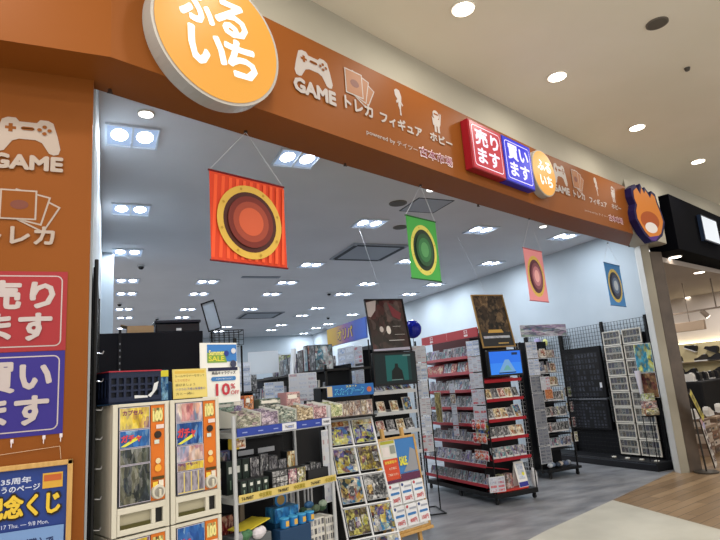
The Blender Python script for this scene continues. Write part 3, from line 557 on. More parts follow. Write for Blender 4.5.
# ------------------------------------------------------------------ framed posters standing on the racks and hung by a line
def poster(X, Y, Z, W_, H_, fr, art, label, hang, extra=None):
    t = thing('framed_poster', label, 'poster', (X, Y, Z), 0, None, -R(11)); mb = MB(); c = m(fr, .5); b = .014
    for x0, x1, z0, z1 in ((-W_ / 2, W_ / 2, 0, b), (-W_ / 2, W_ / 2, H_ - b, H_), (-W_ / 2, -W_ / 2 + b, b, H_ - b), (W_ / 2 - b, W_ / 2, b, H_ - b)): mb.box(x0, x1, -.02, 0, z0, z1, c)
    mb.build('frame', t); mb = MB(); mb.box(-W_ / 2 + b, W_ / 2 - b, -.006, -.001, b, H_ - b, art); mb.lay = -.007
    if extra: extra(mb)
    mb.build('printed_sheet', t)
    mb = MB(); mb.tube((0, -.01, H_), (0, .3, hang), .0022, m('#b8bcc2', .5), 4); mb.build('hanging_line', t)
P1ART = print_mat('dark_brown_poster_print', ['#0e0a09', '#241815', '#3c2a25', '#1a1210', '#4a1c1e', '#5a4c48', '#161010'], 1.9, 0, .3, distort=.8)
P2ART = print_mat('dark_gold_poster_print', ['#0c0908', '#2a1e15', '#5a4630', '#120d0b', '#8a7050', '#20120d'], 4.2, 0, .4, distort=2)
def e1(mb):
    mb.poly([(-.235, .6), (-.1, .63), (-.13, .5), (-.2, .42), (-.235, .43)], m('#a89c98', .5)); mb.disc(.0, .26, .028, m('#d8d0c8', .5), .05); mb.disc(-.09, .27, .025, m('#b8aca6', .5), .035); mb.poly([(-.235, .015), (.235, .015), (.235, .05), (-.235, .035)], m('#a8a4b4', .5))
    mb.rect(.06, .16, .3, .303, m('#c9c4c0')); mb.rect(.07, .2, .2, .204, m('#c9c4c0')); mb.rect(-.02, .18, .13, .137, m('#c9c4c0')); mb.poly([(.04, .6), (.14, .5), (.2, .46), (.17, .38), (.08, .42)], m('#6e2a30', .5))
def e2(mb):
    mb.rect(-.235, .235, .015, .2, m('#23262a', .5)); mb.rect(-.2, .2, .12, .15, PAGE); mb.poly([(-.12, .19), (.12, .19), (.1, .23), (-.1, .23)], m('#c9a04a', .4)); mb.rect(.0, .16, .045, .06, m('#b89a5a', .4))
poster(2.985, 5.745, 1.845, .51, .64, '#15161a', P1ART, 'black-framed dark brown poster hanging above the teal screen', 1.72, e1)
poster(4.475, 5.72, 1.83, .50, .70, '#9a7a44', P2ART, 'wood-framed dark gold fantasy poster hanging above the blue screen', 1.70, e2)
# ------------------------------------------------------------------ first screen rack (white shelves)
ends1 = [1.39, 1.16, .95, .72, .48]; sides1 = [1.62, 1.36, 1.1, .84, .5]
g1 = gondola('tall black rack with white shelf edges, teal screen on its end', 2.7, 5.77, .6, 1.36, 2.0, '#c9ccd0', ends1, sides1, None, lambda z: .24)
ghead = MB(); ghead.box(0, 1.25, -.006, .006, -.0, .24, m('#3f5aa8', .45)); ghead.lay = -.0065
def gradm():
    x, t, b, n, l = nodes('yellow_to_blue_print', .45); tc = n('ShaderNodeTexCoord'); s_ = n('ShaderNodeSeparateXYZ'); l(tc.outputs['Generated'], s_.inputs[0]); r = ramp(n, ['#d8b03a', '#c9a04a', '#8a5a9a', '#2f55b8', '#2a62c8']); l(s_.outputs[0], r.inputs[0]); l(r.outputs[0], b.inputs['Base Color']); return x
ghead.rect(.005, 1.245, .005, .235, gradm()); ghead.text('オリパ', .38, .86, .05, .19, m('#3a3a6a', .5), .09); ghead.text('オリパ', .385, .855, .055, .185, m('#e0c04a', .5), .03)
solo(ghead, 'header_sign', 'yellow to blue header sign reading オリパ on the rack side', 'sign', (2.69, 7.0, 2.02), R(-90))
for k, (y, z, h, mt, s) in enumerate([(6.40, 1.97, .5, PAGEB, 'large blue and white notice under the yellow to blue header'), (6.02, 1.95, .2, PAGER, 'small price notice right of the large blue notice, upper'), (6.02, 1.72, .2, PAGE, 'small price notice right of the large blue notice, middle'), (6.02, 1.49, .2, PAGER, 'small price notice right of the large blue notice, lower'), (6.85, 1.9, .2, DARKART, 'dark printed panel left of the large blue notice, upper'), (6.85, 1.68, .22, FIGART, 'printed panel left of the large blue notice, lower')]):
    sheet('price_notice', s, (2.682, y, z), .52 if k == 0 else .22, h, mt, R(-90))
for k, z in enumerate(ends1[:4]):
    if k == 0:
        row([C_BOOK, C_GAME], 'game_case', 'small boxed game lying directly under the teal screen', 'game case', 'boxes under the teal screen', (2.76, 5.82, z + .014), (3.24, 5.82, z + .014), 4, 0, -.9); continue
    row([C_WARM, C_GAMED, C_BOOK] if k == 1 else [C_GAMED, C_WARM], 'game_case', 'boxed game on the %s white-edged shelf under the teal screen' % ordn[k - 1], 'game case', 'games on the %s white shelf' % ordn[k - 1], (2.75, 5.83, z + .014), (3.25, 5.83, z + .014), [4, 3, 4, 4][k], 0, -.4)
# wire stand with notices between the racks, blue ball on its pole
t = thing('wire_notice_stand', 'tall black wire stand with notices between the two screen racks', 'stand', (3.5, 6.05, 0), R(-14))
mb = MB(); mb.tube((.09, 0, .01), (.09, 0, 1.9), .008, BLK); mb.tube((-.09, 0, .01), (-.09, 0, 1.9), .008, BLK); mb.grid(.18, 1.3, .06, .0016, BLK, -.09, .6); mb.path([(.09, -.2, .012), (.09, .2, .012), (-.09, .2, .012), (-.09, -.2, .012), (.09, -.2, .012)], .009, BLK); mb.build('wire_frame', t)
for k in range(6):
    w3 = [.17, .17, .15, .17, .15, .15][k]; sheet('price_notice', 'notice on the wire stand between the screen racks, %s from the top' % ['first', 'second', 'third', 'fourth', 'fifth', 'sixth'][k], (3.5, 6.035, 1.92 - .21 * k), w3, .2, [PAGE, PAGEB, PAGEB, PAGE, PAGEB, PAGER][k], R(-14))
t = thing('balloon', 'shiny blue balloon on a thin pole beside the dark brown poster', 'balloon', (3.49, 6.12, 1.9)); MB().tube((0, 0, 0), (0, 0, .14), .004, BLK).build('stick', t)
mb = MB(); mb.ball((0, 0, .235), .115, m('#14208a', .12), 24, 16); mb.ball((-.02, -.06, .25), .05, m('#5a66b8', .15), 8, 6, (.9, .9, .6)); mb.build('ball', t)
# box on the bottom shelf end: sign and white bag
t = thing('tent_sign', 'white and blue tent sign on the base of the red rack', 'sign', (4.66, 5.80, .145), R(6)); mb = MB(); mb.M = Matrix.Rotation(-.22, 4, 'X'); mb.box(-.08, .08, 0, .003, 0, .3, WHT); mb.lay = -.001
mb.rect(-.075, .075, .005, .06, m('#2a2f8a', .5)); mb.rect(-.05, .05, .09, .27, PAGEB); mb.disc(.03, .15, .022, m('#d8d44a', .5)); mb.build('front_card', t)
mb = MB(); mb.M = Matrix.Translation((0, .128, 0)) @ Matrix.Rotation(.22, 4, 'X'); mb.box(-.08, .08, -.003, 0, 0, .3, WHT); mb.build('back_card', t)
mb = MB(); mb.ball((0, 0, .12), .12, m('#c9c9cc', .4), 10, 8, (.35, .35, 1)); mb.tube((0, 0, .22), (0, 0, .36), .004, m('#c9c9cc', .4)); solo(mb, 'plastic_bag', 'small white plastic bag hanging at the red rack corner', 'bag', (4.87, 5.86, .1))
for x in (4.3, 4.42):
    mb = MB(); mb.box(-.055, .055, -.04, .04, 0, .12, FIGART, .004); mb.box(-.04, .04, -.041, .04, .12, .17, FIGART, .003); solo(mb, 'toy_box', 'small toy box in the lowest bay of the red rack end', 'toy box', (x + .06, 5.88, .148), .2, 'toy boxes in the lowest bay')
mb = MB(); mb.box(0, .48, 0, .17, 0, .018, m('#b8322c', .4), .004); solo(mb, 'red_tray', 'flat red tray on the base of the red rack end', 'tray', (4.23, 5.785, .1275))
# ------------------------------------------------------------------ third rack: pegs and wire side
t3 = thing('display_rack', 'tall black wire rack with hanging packs, right of the blue screen', 'shelf rack', (5.6, 6.55, 0))
mb = MB(); mb.box(.1, .72, -.02, .9, .09, .125, BLK, .005); mb.build('base', t3)
for x, y in ((.16, .03), (.67, .03), (.16, .85), (.67, .85)): caster(t3, x, y)
for x, y in ((.0, 0), (.66, 0), (.0, .9), (.66, .9)): MB().box(x - .01, x + .01, y - .01, y + .01, .1, 2.0, BLK).build('post', t3)
mb = MB(); mb.box(.02, .64, .28, .29, .12, 1.95, BLK2); mb.build('back_panel', t3)
mb = MB(); mb.M = Matrix.Translation((.66, 0, 0)) @ Matrix.Rotation(R(12), 4, 'Z'); mb.grid(.27, 1.4, .045, .0028, m('#0c0d11', .4), 0, .6); mb.build('wire_side', t3)
for z in (1.70, 1.48, 1.28, 1.05, .82, .6, .4):
    mb = MB(); mb.box(.2, .62, .0, .008, z - .02, z - .008, BLK if z < 1.2 else m('#c9ccd2', .4)); mb.box(.2, .62, .0, .27, z - .012, z - .006, BLK2); mb.build('shelf', t3)
mb = MB(); mb.box(-.1, .78, -.05, -.04, 0, .175, m('#c8c8d0', .5)); mb.lay = -.051; mb.rect(-.095, .775, .005, .17, print_mat('pale_banner_print', ['#5d5a78', '#c9c6d4', '#4c6a8c', '#d8d4e0', '#7ca084', '#a880a8'], 3, .02)); solo(mb, 'header_sign', 'pale printed header sign on top of the wire rack right of the blue screen', 'sign', (5.6, 6.55, 2.005))
for k, z in enumerate((1.70, 1.48, 1.28)):
    row([C_TALL, C_WARM, C_PACK, C_PACK], 'toy_pack', 'upright pack on the %s shelf of the black wire rack' % ordn[k], 'pack', 'packs on the %s shelf of the wire rack' % ordn[k], (5.82, 6.66, z - .004), (6.22, 6.66, z - .004), 8, 0, -.05)
for k, z in enumerate((1.07, .85, .63, .42)):
    row([P_POUCH, C_GAMED] if k < 3 else [C_GAME], 'toy_pack', 'hanging pack in the %s row below the shelves of the black wire rack' % ordn[k], 'pack', 'hanging packs of the wire rack, %s row' % ordn[k], (5.82, 6.62, z - .01), (6.24, 6.62, z - .01), 7, 0, 0)
    row([P_POUCH], 'toy_pack', 'pack on the wire side in the %s row beside the black wire rack' % ordn[k], 'pack', 'packs on the wire side, %s row' % ordn[k], (6.24, 6.585, z + .03), (6.4, 6.61, z + .03), 2, R(12), 0)
for k in range(7):
    sheet('price_notice', 'grey notice in the left strip of the black wire rack, %s from the top' % ['first', 'second', 'third', 'fourth', 'fifth', 'sixth', 'seventh'][k], (5.69, 6.53, 1.93 - .245 * k), .2, .235, [PAGEB, PAGEB, PAGED, PAGED, PAGED, PAGED, PAGED][k])
sheet('price_notice', 'white notice overlapping the left strip of the black wire rack', (5.84, 6.51, 1.42), .17, .19, PAGER); sheet('price_notice', 'orange notice on the left strip of the black wire rack', (5.87, 6.50, 1.24), .15, .14, print_mat('orange_card_print', ['#a8583a', '#b8663f', '#d8a88a'], 4, .01))
mb = MB()
for i in range(6): mb.ball((.05 + .075 * i, .03 * (i % 2), .035), .045, m(['#c9d0d8', '#7f8fa8', '#3f4a5c', '#d0c8c0', '#5a6a8c', '#9aa0aa'][i], .35), 8, 6, (1, .8, .75))
tag(solo(mb, 'wrapped_bundle', 'row of small wrapped parcels on the base of the black wire rack', 'parcels', (5.8, 6.66, .13)), kind='stuff')
# ------------------------------------------------------------------ right wall display
t = thing('wall_platform', 'low black platform along the right wall', 'platform', (7.06, 5.87, 0)); mb = MB(); mb.box(0, .395, 0, 3.4, .0, .12, m('#0d0e13', .5), .008); mb.build('deck', t); mb = MB(); mb.box(-.004, .0, .02, 3.38, .085, .1, m('#2c2f36', .4)); mb.build('edge_strip', t)
t = thing('grid_wall', 'black wire grid wall standing along the right wall', 'grid wall', (7.4, 8.6, .12), R(-90))
mb = MB(); mb.grid(2.7, 2.07, .06, .0025, BLK); mb.build('wire_grid', t); mb = MB(); mb.box(.9, 2.7, .03, .036, .0, .5, BLK2); mb.box(1.8, 2.7, .03, .036, .5, 1.85, BLK2); mb.build('backing_board', t)
for x in (0, .9, 1.84, 2.68): MB().box(x - .018, x + .018, -.02, .02, 0, 2.1, BLK).build('upright', t)
CARDSD = cell_mat('dark_card_pocket_print', 12, 9, ['#0c0d12', '#22262e', '#1a1d25', '#343945', '#101218', '#4a505e'], '#06070b', .2, .16, .35, .82)
t = thing('card_display_panel', 'large black card display panel on the right wall', 'display panel', (7.34, 7.68, .55), R(-90))
mb = MB(); mb.box(0, .86, 0, .05, .46, 1.29, m('#08090d', .5, spec=.15), .004); mb.lay = -.001; mb.rect(.03, .8, .48, 1.2, CARDSD); mb.build('upper_case', t)
mb = MB(); mb.box(0, .86, 0, .05, -.05, .42, m('#08090d', .5, spec=.15), .004); mb.lay = -.001; mb.rect(.03, .8, -.02, .4, CARDSD); mb.build('lower_case', t)
MB().box(0, .86, -.012, 0, .43, .45, m('#6c7078', .35, .6)).build('rail', t)
mb = MB(); mb.box(.76, .8, -.008, -.001, .62, .7, m('#c9ccd2', .5)); mb.build('price_tag', t)
CARDL = cell_mat('card_grid_print', 5, 2, ['#1c181c', '#5d5a64', '#33404f', '#6f685c', '#2a2420', '#4c5c66', '#8a867e', '#22202a'], '#8f8c84', .05, .12, .35, 1)
fm = MB(); 
for q in ((-.17, .17, 0, .012), (-.17, .17, .215, .227), (-.17, -.158, .012, .215), (.158, .17, .012, .215)): fm.box(q[0], q[1], -.02, 0, q[2], q[3], m('#d4d0c6', .45))
fm_me = fm.mesh('white_frame'); pc = MB(); pc.box(-.158, .158, -.008, -.001, .012, .215, CARDL); pc_me = pc.mesh('card_sheet')
for c in range(2):
    for r_ in range(8):
        t = thing('framed_card_sheet', 'cream-framed card sheet, %s row from the top in the %s column by the pillar' % (ordn[r_] if r_ < 7 else 'bottom', 'left' if c == 0 else 'right'), 'card frame', (7.36, 6.55 - c * .38, 1.815 - r_ * .237), R(-90), 'cream card frames on the right wall')
        for nm, me in (('frame', fm_me), ('card_sheet', pc_me)): o = bpy.data.objects.new(nm, me); COL.objects.link(o); o.parent = t
sheet('hanging_poster', 'blue and yellow poster sheet hanging over the right card frames', (7.30, 5.98, 1.79), .3, .42, print_mat('blue_yellow_sheet_print', ['#1f6f8c', '#5aa8b8', '#c9c04a', '#2a4a5c'], 2.2, 0), R(-90), cat='poster')
sheet('hanging_poster', 'dark red poster sheet below the blue and yellow one', (7.30, 5.96, 1.36), .26, .36, print_mat('dark_red_sheet_print', ['#2a1a1c', '#5a2a2c', '#8a6a4a', '#3a3a2a'], 2.5, 0), R(-90), cat='poster')
mb = MB(); n = 12; mb.tube((0, 0, .0), (.0, 0, .42), .012, m('#c9c4d0', .5), 10, .045); solo(mb, 'paper_cone', 'white paper bouquet cone on the card frames by the pillar', 'paper cone', (7.26, 6.1, .98), 0, None)
t = thing('small_shelf_stand', 'thin black wire stand in front of the right card frames', 'stand', (7.2, 5.95, .125), 0); mb = MB()
for x, y in ((-.1, -.06), (.1, -.06), (-.1, .06), (.1, .06)): mb.tube((x, y, 0), (x, y, .62), .006, BLK)
mb.build('legs', t); mb = MB(); mb.box(-.11, .11, -.07, .07, .62, .632, BLK); mb.build('top', t)
for i, (z, w3) in enumerate(((.76, .2), (.87, .18), (.96, .15))):
    mb = MB(); mb.box(-w3 / 2, w3 / 2, -.06, .06, 0, .1, FIGART if i else WARMART, .006); mb.lay = -.061; mb.rect(-w3 / 2 + .01, w3 / 2 - .01, .01, .09, FIGART); solo(mb, 'toy_box', 'pinkish boxed toy on the thin wire stand by the pillar, %s' % ['lowest', 'middle', 'topmost'][i], 'toy box', (7.2, 5.95, z + .001 if i == 0 else (.863 if i == 1 else .966)), R(-25), 'boxed toys on the wire stand')
for i in range(4):
    mb = MB(); mb.box(-.03, .03, -.02, .02, 0, .02, m('#c9c6bc', .5), .004); solo(mb, 'white_clip', 'small white clip block on the black platform', 'clip', (7.16, 6.7 - .25 * i, .121), R(-90), 'white clips on the platform')
mb = MB(); mb.ball((0, 0, .07), .09, m('#8d84a8', .5), 8, 6, (.6, 1, 1)); mb.ball((0, -.2, .06), .07, m('#c9c87a', .5), 8, 6, (.5, .8, 1)); mb.box(-.04, .04, -.3, .12, -.02, 0, m('#7c7f86', .4)); solo(mb, 'plush_toys', 'lavender and yellow soft toys on top of the grid wall', 'toys', (7.35, 8.25, 1.95))
# ================================================================== CAPSULE MACHINES (facade aligned)
CRM = surf('cream_plastic', '#c6c2b4', '#ccc8bb', 2, .4); ORP = m('#cc6c20', .4)
AY = print_mat('yellow_toy_flyer', ['#c9ab2e', '#d8c04a', '#8a4a5c', '#e0cf6a', '#6a4a7a', '#d8c04a'], 3., .0); AB = print_mat('blue_red_toy_flyer', ['#1c3a7a', '#2f62a8', '#24509a', '#8ab0d0', '#1f3a6a', '#3a74b8'], 2.2, .0)
AP = print_mat('pale_toy_flyer', ['#b8a8b8', '#c88a8a', '#e0d8cc', '#a85a5a', '#7a94b8', '#d8b8a0'], 2.5, .0); AD = print_mat('dark_toy_photo', ['#1c2024', '#4a5248', '#8a8c8a', '#2c3440', '#6a6a58'], 4., .02)
AG = cell_mat('capsule_toy_grid', 4, 3, ['#2a2c34', '#6a6470', '#9a94a0', '#3a3440'], '#c9b86a', .08, .08, .4, 1)
UW, UH, UD = .292, .625, .24
def capsule_machine(u, ztop, label, arts, group='capsule machines by the entrance'):
    t = thing('capsule_machine', label, 'capsule machine', fw(u, .3, ztop - UH), FA, group)
    mb = MB(); mb.box(0, UW, .02, UD, 0, UH - .003, CRM, .006); mb.box(0, .026, 0, .02, 0, UH - .003, CRM, .003); mb.box(UW - .022, UW, 0, .02, 0, UH - .003, CRM, .003)
    mb.box(.026, UW - .022, 0, .02, UH - .018, UH - .003, CRM); mb.build('body', t)
    x0, x1, x2 = .03, .192, .268
    mb = MB(); mb.box(x0, x1, .004, .02, .135, UH - .02, m('#3a3c46', .3)); mb.lay = .0035; z = UH - .022
    for a, h in arts:
        zz = z - h * (UH - .16); mb.rect(x0 + .003, x1 - .003, zz + .002, z, m('#b9b4c4', .4)); mb.rect(x0 + .006, x1 - .006, zz + .005, z - .003, a)
        if a is AY: mb.text('カプセル', x0 + .02, x1 - .04, z - h * .16, z - h * .06, m('#7a3a5a', .5), .05)
        if a is AB: mb.poly([(x0 + .008, zz + .012), (x0 + .03, zz + .01), (x0 + .11, zz + .045), (x0 + .1, zz + .06)], m('#d0cf4a', .5)); mb.text('ガチャ', x0 + .012, x1 - .05, z - h * .3, z - h * .12, m('#c8404a', .5), .06)
        z = zz
    mb.build('display_window', t)
    mb = MB(); mb.box(x1 + .003, x2, .004, .02, .135, UH - .02, ORP); mb.lay = .0035; c = (x1 + x2) / 2 + .001
    mb.rect(x1 + .012, x2 - .01, UH - .105, UH - .035, print_mat('price_number_print', ['#cc6c20', '#d8d48a', '#3a4a2a', '#e0d88a'], 5, 0)); mb.text('100', x1 + .014, x2 - .012, UH - .1, UH - .05, m('#e0d890', .5), .06)
    mb.rect(x1 + .03, x2 - .004, UH - .14, UH - .12, m('#d8c8c4', .5)); mb.rect(x1 + .02, x2 - .03, UH - .215, UH - .195, m('#c9d0c4', .5))
    mb.disc(c, .29, .018, m('#e0a03a', .5)); mb.disc(c, .325, .014, m('#d8c8a0', .5)); mb.rect(x1 + .008, x2 - .006, .235, .25, m('#4a3a14', .5)); mb.rect(x1 + .01, x2 - .04, .2, .225, m('#e0c04a', .5)); mb.rect(x2 - .035, x2 - .01, .2, .23, m('#d8d0c0', .5)); mb.build('price_panel', t)
    mb = MB(); mb.tube((c, .004, UH - .17), (c, -.004, UH - .17), .018, m('#2c2420', .5), 20); mb.build('coin_disc', t)
    k = MB(); k.tube((c, .004, .175), (c, -.012, .175), .037, CRM, 24, .033); k.tube((c, -.012, .175), (c, -.016, .175), .023, m('#8f8c86', .4), 20); kn = k.build('dial', t); k = MB(); k.box(c - .006, c + .006, -.03, -.016, .152, .188, m('#c9c4b4', .4), .003); k.build('grip', kn)
    mb = MB(); y = -.004; mb.box(.026, UW - .022, y, .02, .1, .13, CRM, .002); mb.box(.026, UW - .022, y, .02, 0.004, .03, CRM, .002); mb.box(.026, .038, y, .02, .03, .1, CRM); mb.box(.195, .215, y, .02, .03, .1, CRM); mb.box(.255, UW - .022, y, .02, .03, .1, CRM)
    mb.box(.038, .195, .016, .02, .03, .1, m('#a8a28c', .5)); mb.box(.038, .195, .006, .016, .03, .048, m('#4a4620', .5)); mb.box(.215, .255, .01, .02, .03, .1, m('#1a1a1c', .3)); mb.build('delivery_tray', t)
    return t
M1 = [(AY, .24), (AB, .19), (AD, .17), (AD, .40)]; M2 = [(AP, .22), (AB, .26), (AP, .18), (AY, .1), (AG, .24)]
capsule_machine(.152, 1.5, 'upper left capsule machine with a yellow flyer, under the navy crate', M1)
capsule_machine(.452, 1.5, 'upper right capsule machine with a grid of twelve toys in its window', M2)
capsule_machine(.152, 1.5 - UH - .002, 'lower left capsule machine below the navy crate machine', [(AY, .3), (AB, .3), (AD, .4)])
capsule_machine(.452, 1.5 - UH - .002, 'lower right capsule machine with a blue window flyer', [(AB, .5), (AY, .2), (AG, .3)])
mb = MB(); mb.box(.155, .742, .3, .54, 0, 1.5 - 2 * UH - .003, m('#8a857a', .5), .005); solo(mb, 'machine_base', 'cream plinth under the capsule machines', 'base', tuple(FO), FA)
# navy folding crate with red rim
t = thing('folding_crate', 'navy folding crate with a red rim on the left capsule machine', 'crate', fw(.135, .31, 1.502), FA + R(2))
NV = m('#16203a', .45)
mb = MB(); W5, D5, H5 = .275, .26, .155
mb.box(0, W5, 0, D5, 0, .008, NV)
for y in (0, D5 - .006):
    mb.box(0, W5, y, y + .006, 0, .03, NV); mb.box(0, W5, y, y + .006, .125, H5, NV)
    for i in range(8): x = i * (W5 - .012) / 7; mb.box(x, x + .012, y, y + .006, .03, .125, NV)
    for z in (.055, .085): mb.box(0, W5, y + .001, y + .005, z, z + .01, NV)
for x in (0, W5 - .006):
    mb.box(x, x + .006, .006, D5 - .006, 0, .03, NV); mb.box(x, x + .006, .006, D5 - .006, .12, H5, NV)
    for i in range(7): y = .006 + i * (D5 - .024) / 6; mb.box(x, x + .006, y, y + .012, .03, .12, NV)
mb.box(.01, W5 - .01, .012, D5 - .02, .008, .14, m('#0d1220', .6)); mb.build('body', t)
mb = MB(); c = m('#a02a3a', .4)
for q in ((-.004, W5 + .004, -.004, .004), (-.004, W5 + .004, D5 - .004, D5 + .004), (-.004, .004, .004, D5 - .004), (W5 - .004, W5 + .004, .004, D5 - .004)): mb.box(*q, H5, H5 + .006, c)
mb.build('rim', t)
mb = MB(); mb.lay = -.002; mb.poly([(.13, .02), (.2, .02), (.2, .03), (.13, .035)], m('#c9ccd2', .5)); mb.poly([(.215, .02), (.25, .06), (.26, .1), (.235, .09), (.225, .05), (.2, .03)], m('#c9ccd2', .5)); mb.build('white_marking', t)
# notices standing on the machines
mb = MB(); mb.box(0, .205, 0, .003, 0, .16, m('#c9b86a', .5)); mb.lay = -.0005
mb.rect(.004, .201, .004, .156, m('#d2c070', .5)); mb.rect(.012, .193, .135, .15, m('#c9a84a', .5))
for k in range(5): mb.text(['ルールやマナーを守って', 'してください', '遊びましょう', '小さなお子様は保護者の', '方と一緒に'][k], .012, [.19, .1, .13, .19, .12][k], .115 - .024 * k, .129 - .024 * k, m(['#3a3a34', '#a83a3a', '#3a3a34', '#3a4a9a', '#3a3a34'][k], .5), .02)
solo(mb, 'notice_card', 'yellow notice card standing on the right capsule machine', 'notice', fw(.48, .32, 1.502), FA, None, -R(4))
t = thing('sale_sign', 'white sale sign reading 10% OFF with a blue top sheet', 'sign', fw(.735, .46, 1.46), FA); mb = MB(); mb.box(0, .255, 0, .004, .0, .21, WHT); mb.lay = -.001
mb.text('商品キャラグッズ', .06, .225, .168, .188, m('#3a3f4a', .5), .03); mb.rrect(.055, .225, .13, .155, .01, m('#3a78b8', .5)); mb.text('この売り場のもの全て', .085, .2, .138, .147, m('#dfe6f0', .5), .02)
mb.text('10', .085, .178, .045, .112, m('#b83848', .5), .05); mb.text('%', .185, .215, .08, .11, m('#b83848', .5), .04); mb.text('OFF', .184, .242, .045, .068, m('#b83848', .5), .03); mb.build('lower_sheet', t)
mb = MB(); mb.box(-.012, .243, .006, .01, .19, .36, WHT); mb.lay = .005; mb.rect(.035, .24, .245, .35, m('#3a78c0', .5)); mb.poly([(.035, .3), (.15, .31), (.17, .24), (.035, .24)], m('#7aa04a', .5)); mb.text('SALE', .045, .15, .25, .278, m('#d8cf4a', .5), .05); mb.text('Summer', .045, .15, .285, .315, m('#e8e08a', .5), .04)
mb.disc(.165, .295, .017, m('#2a3a8a', .5)); mb.disc(.215, .31, .017, m('#c9ccd6', .5)); mb.rect(.035, .24, .19, .21, m('#1c2040', .5)); mb.disc(.21, .23, .022, m('#3a3f5a', .5)); mb.build('upper_sheet', t)
mb = MB(); mb.tube((.005, .012, 0), (.005, .012, .37), .004, BLK); mb.tube((.235, .012, 0), (.235, .012, .385), .004, BLK); mb.box(.225, .245, .008, .018, .36, .39, BLK); mb.build('wire_holder', t)
mb = MB(); mb.box(0, .09, 0, .003, 0, .17, m('#1f5a9a', .5)); mb.lay = -.0005; mb.rect(.003, .087, .003, .13, print_mat('blue_poster_print', ['#12407a', '#2a74b8', '#8ab8d8', '#1f5a9a'], 3, .01)); mb.rect(.0, .09, .132, .168, m('#d0c83a', .5)); solo(mb, 'small_poster', 'small blue poster with a yellow top between crate and yellow notice', 'poster', fw(.45, .5, 1.5), FA)
mb = MB(); mb.box(0, .14, 0, .003, 0, .035, m('#d0a83a', .5)); mb.lay = -.0005; mb.disc(.016, .0, .02, m('#c05a4a', .5)); mb.text('新台', .06, .09, .012, .026, m('#3a2a1a', .5), .04); solo(mb, 'small_tag', 'orange and yellow tag above the left edge of the navy crate', 'tag', (-.0, 3.9, 1.66), 0)
mb = MB(); mb.box(-.07, .38, 0, .3, 0, .24, m('#123a5c', .5), .01); solo(mb, 'storage_box', 'blue storage box behind the navy crate', 'box', (.02, 3.95, 1.38), 0)
mb = MB(); mb.box(-.075, .4, -.01, .3, 0, 1.38, m('#2a2c34', .5), .01); solo(mb, 'storage_cabinet', 'dark cabinet behind the capsule machines', 'cabinet', (.02, 3.96, 0), 0)
# grid at the wall end
t = thing('grid_wall', 'black wire grid panel with silver hooks behind the orange wall edge', 'grid wall', (-.05, 3.125, .12), R(90))
mb = MB(); mb.grid(1.2, 2.08, .05, .004, BLK); mb.box(0, 1.2, .008, .014, 0, 2.08, BLK2); mb.build('wire_grid', t)
for x in (0, 1.2): MB().tube((x, 0, 0), (x, 0, 2.12), .01, BLK).build('upright', t)
for k in range(12): z = .1 + .14 * k; MB().path([(.03, 0, z), (.03, -.035, z - .004), (.03, -.04, z + .01)], .0028, m('#b8bac0', .3, .6), 5).build('hook', t)
# black shelf back with things on top
t = thing('shelf_back_panel', 'tall black shelf back behind the capsule machines', 'shelf back', (-.065, 4.8, 0)); mb = MB(); mb.box(0, .8, 0, .42, .0, 2.045, m('#101119', .6, spec=.15), .004); mb.build('back_panel', t)
mb = MB(); mb.box(.155, .175, -.012, 0, .2, 2.07, m('#101118', .5));
for k in range(9): mb.box(.161, .169, -.0135, -.012, 1.55 + .05 * k, 1.565 + .05 * k, m('#8a8c92', .4))
mb.build('slotted_upright', t)
t = thing('cardboard_box', 'flat open cardboard box on the black shelf back', 'box', (.155, 4.86, 2.047)); mb = MB(); mb.box(0, .2, 0, .2, 0, .06, m('#a88a66', .7)); mb.build('carton', t); mb = MB(); mb.M = Matrix.Translation((0, 0, .06)) @ Matrix.Rotation(.25, 4, 'Y'); mb.box(-.05, .0, 0, .2, -.002, .001, m('#b89a74', .7)); mb.build('flap', t)
t = thing('storage_case', 'dark glossy storage case on the black shelf back', 'case', (.37, 4.86, 2.047)); mb = MB(); mb.box(0, .35, 0, .25, 0, .075, m('#10131c', .25), .008); mb.box(-.01, .36, -.01, .26, .075, .1, m('#1a1f2c', .25), .006); mb.build('body', t); mb = MB(); mb.box(.16, .2, -.014, -.008, .01, .03, m('#c9ccd2', .4)); mb.build('latch', t)
t = thing('leaning_frame', 'thin black frame leaning on the wire basket above the sale sign', 'frame', (.80, 4.9, 2.04), R(-25)); mb = MB(); mb.M = Matrix.Rotation(-.25, 4, 'Y')
for q in ((0, .12, 0, .01), (0, .12, .25, .26), (0, .01, 0, .26), (.11, .12, 0, .26)): mb.box(q[0], q[1], -.008, .008, q[2], q[3], BLK)
mb.build('frame', t); mb = MB(); mb.M = Matrix.Rotation(-.25, 4, 'Y'); mb.box(.01, .11, 0, .003, .01, .25, m('#9aa6b4', .3)); mb.build('panel', t)
t = thing('wire_basket', 'small black wire basket on top of the tall stand above the sale sign', 'basket', (.79, 4.6, 1.9)); mb = MB(); mb.grid(.24, .12, .04, .002, BLK); mb.grid(.24, .12, .04, .002, BLK, y=.18); mb.path([(0, 0, .12), (0, .18, .12), (.24, .18, .12), (.24, 0, .12), (0, 0, .12)], .004, BLK); mb.build('basket', t)
mb = MB(); mb.tube((.0, .09, -1.9), (.0, .09, .12), .008, BLK); mb.tube((.24, .09, -1.9), (.24, .09, .0), .008, BLK); mb.build('pole', t)
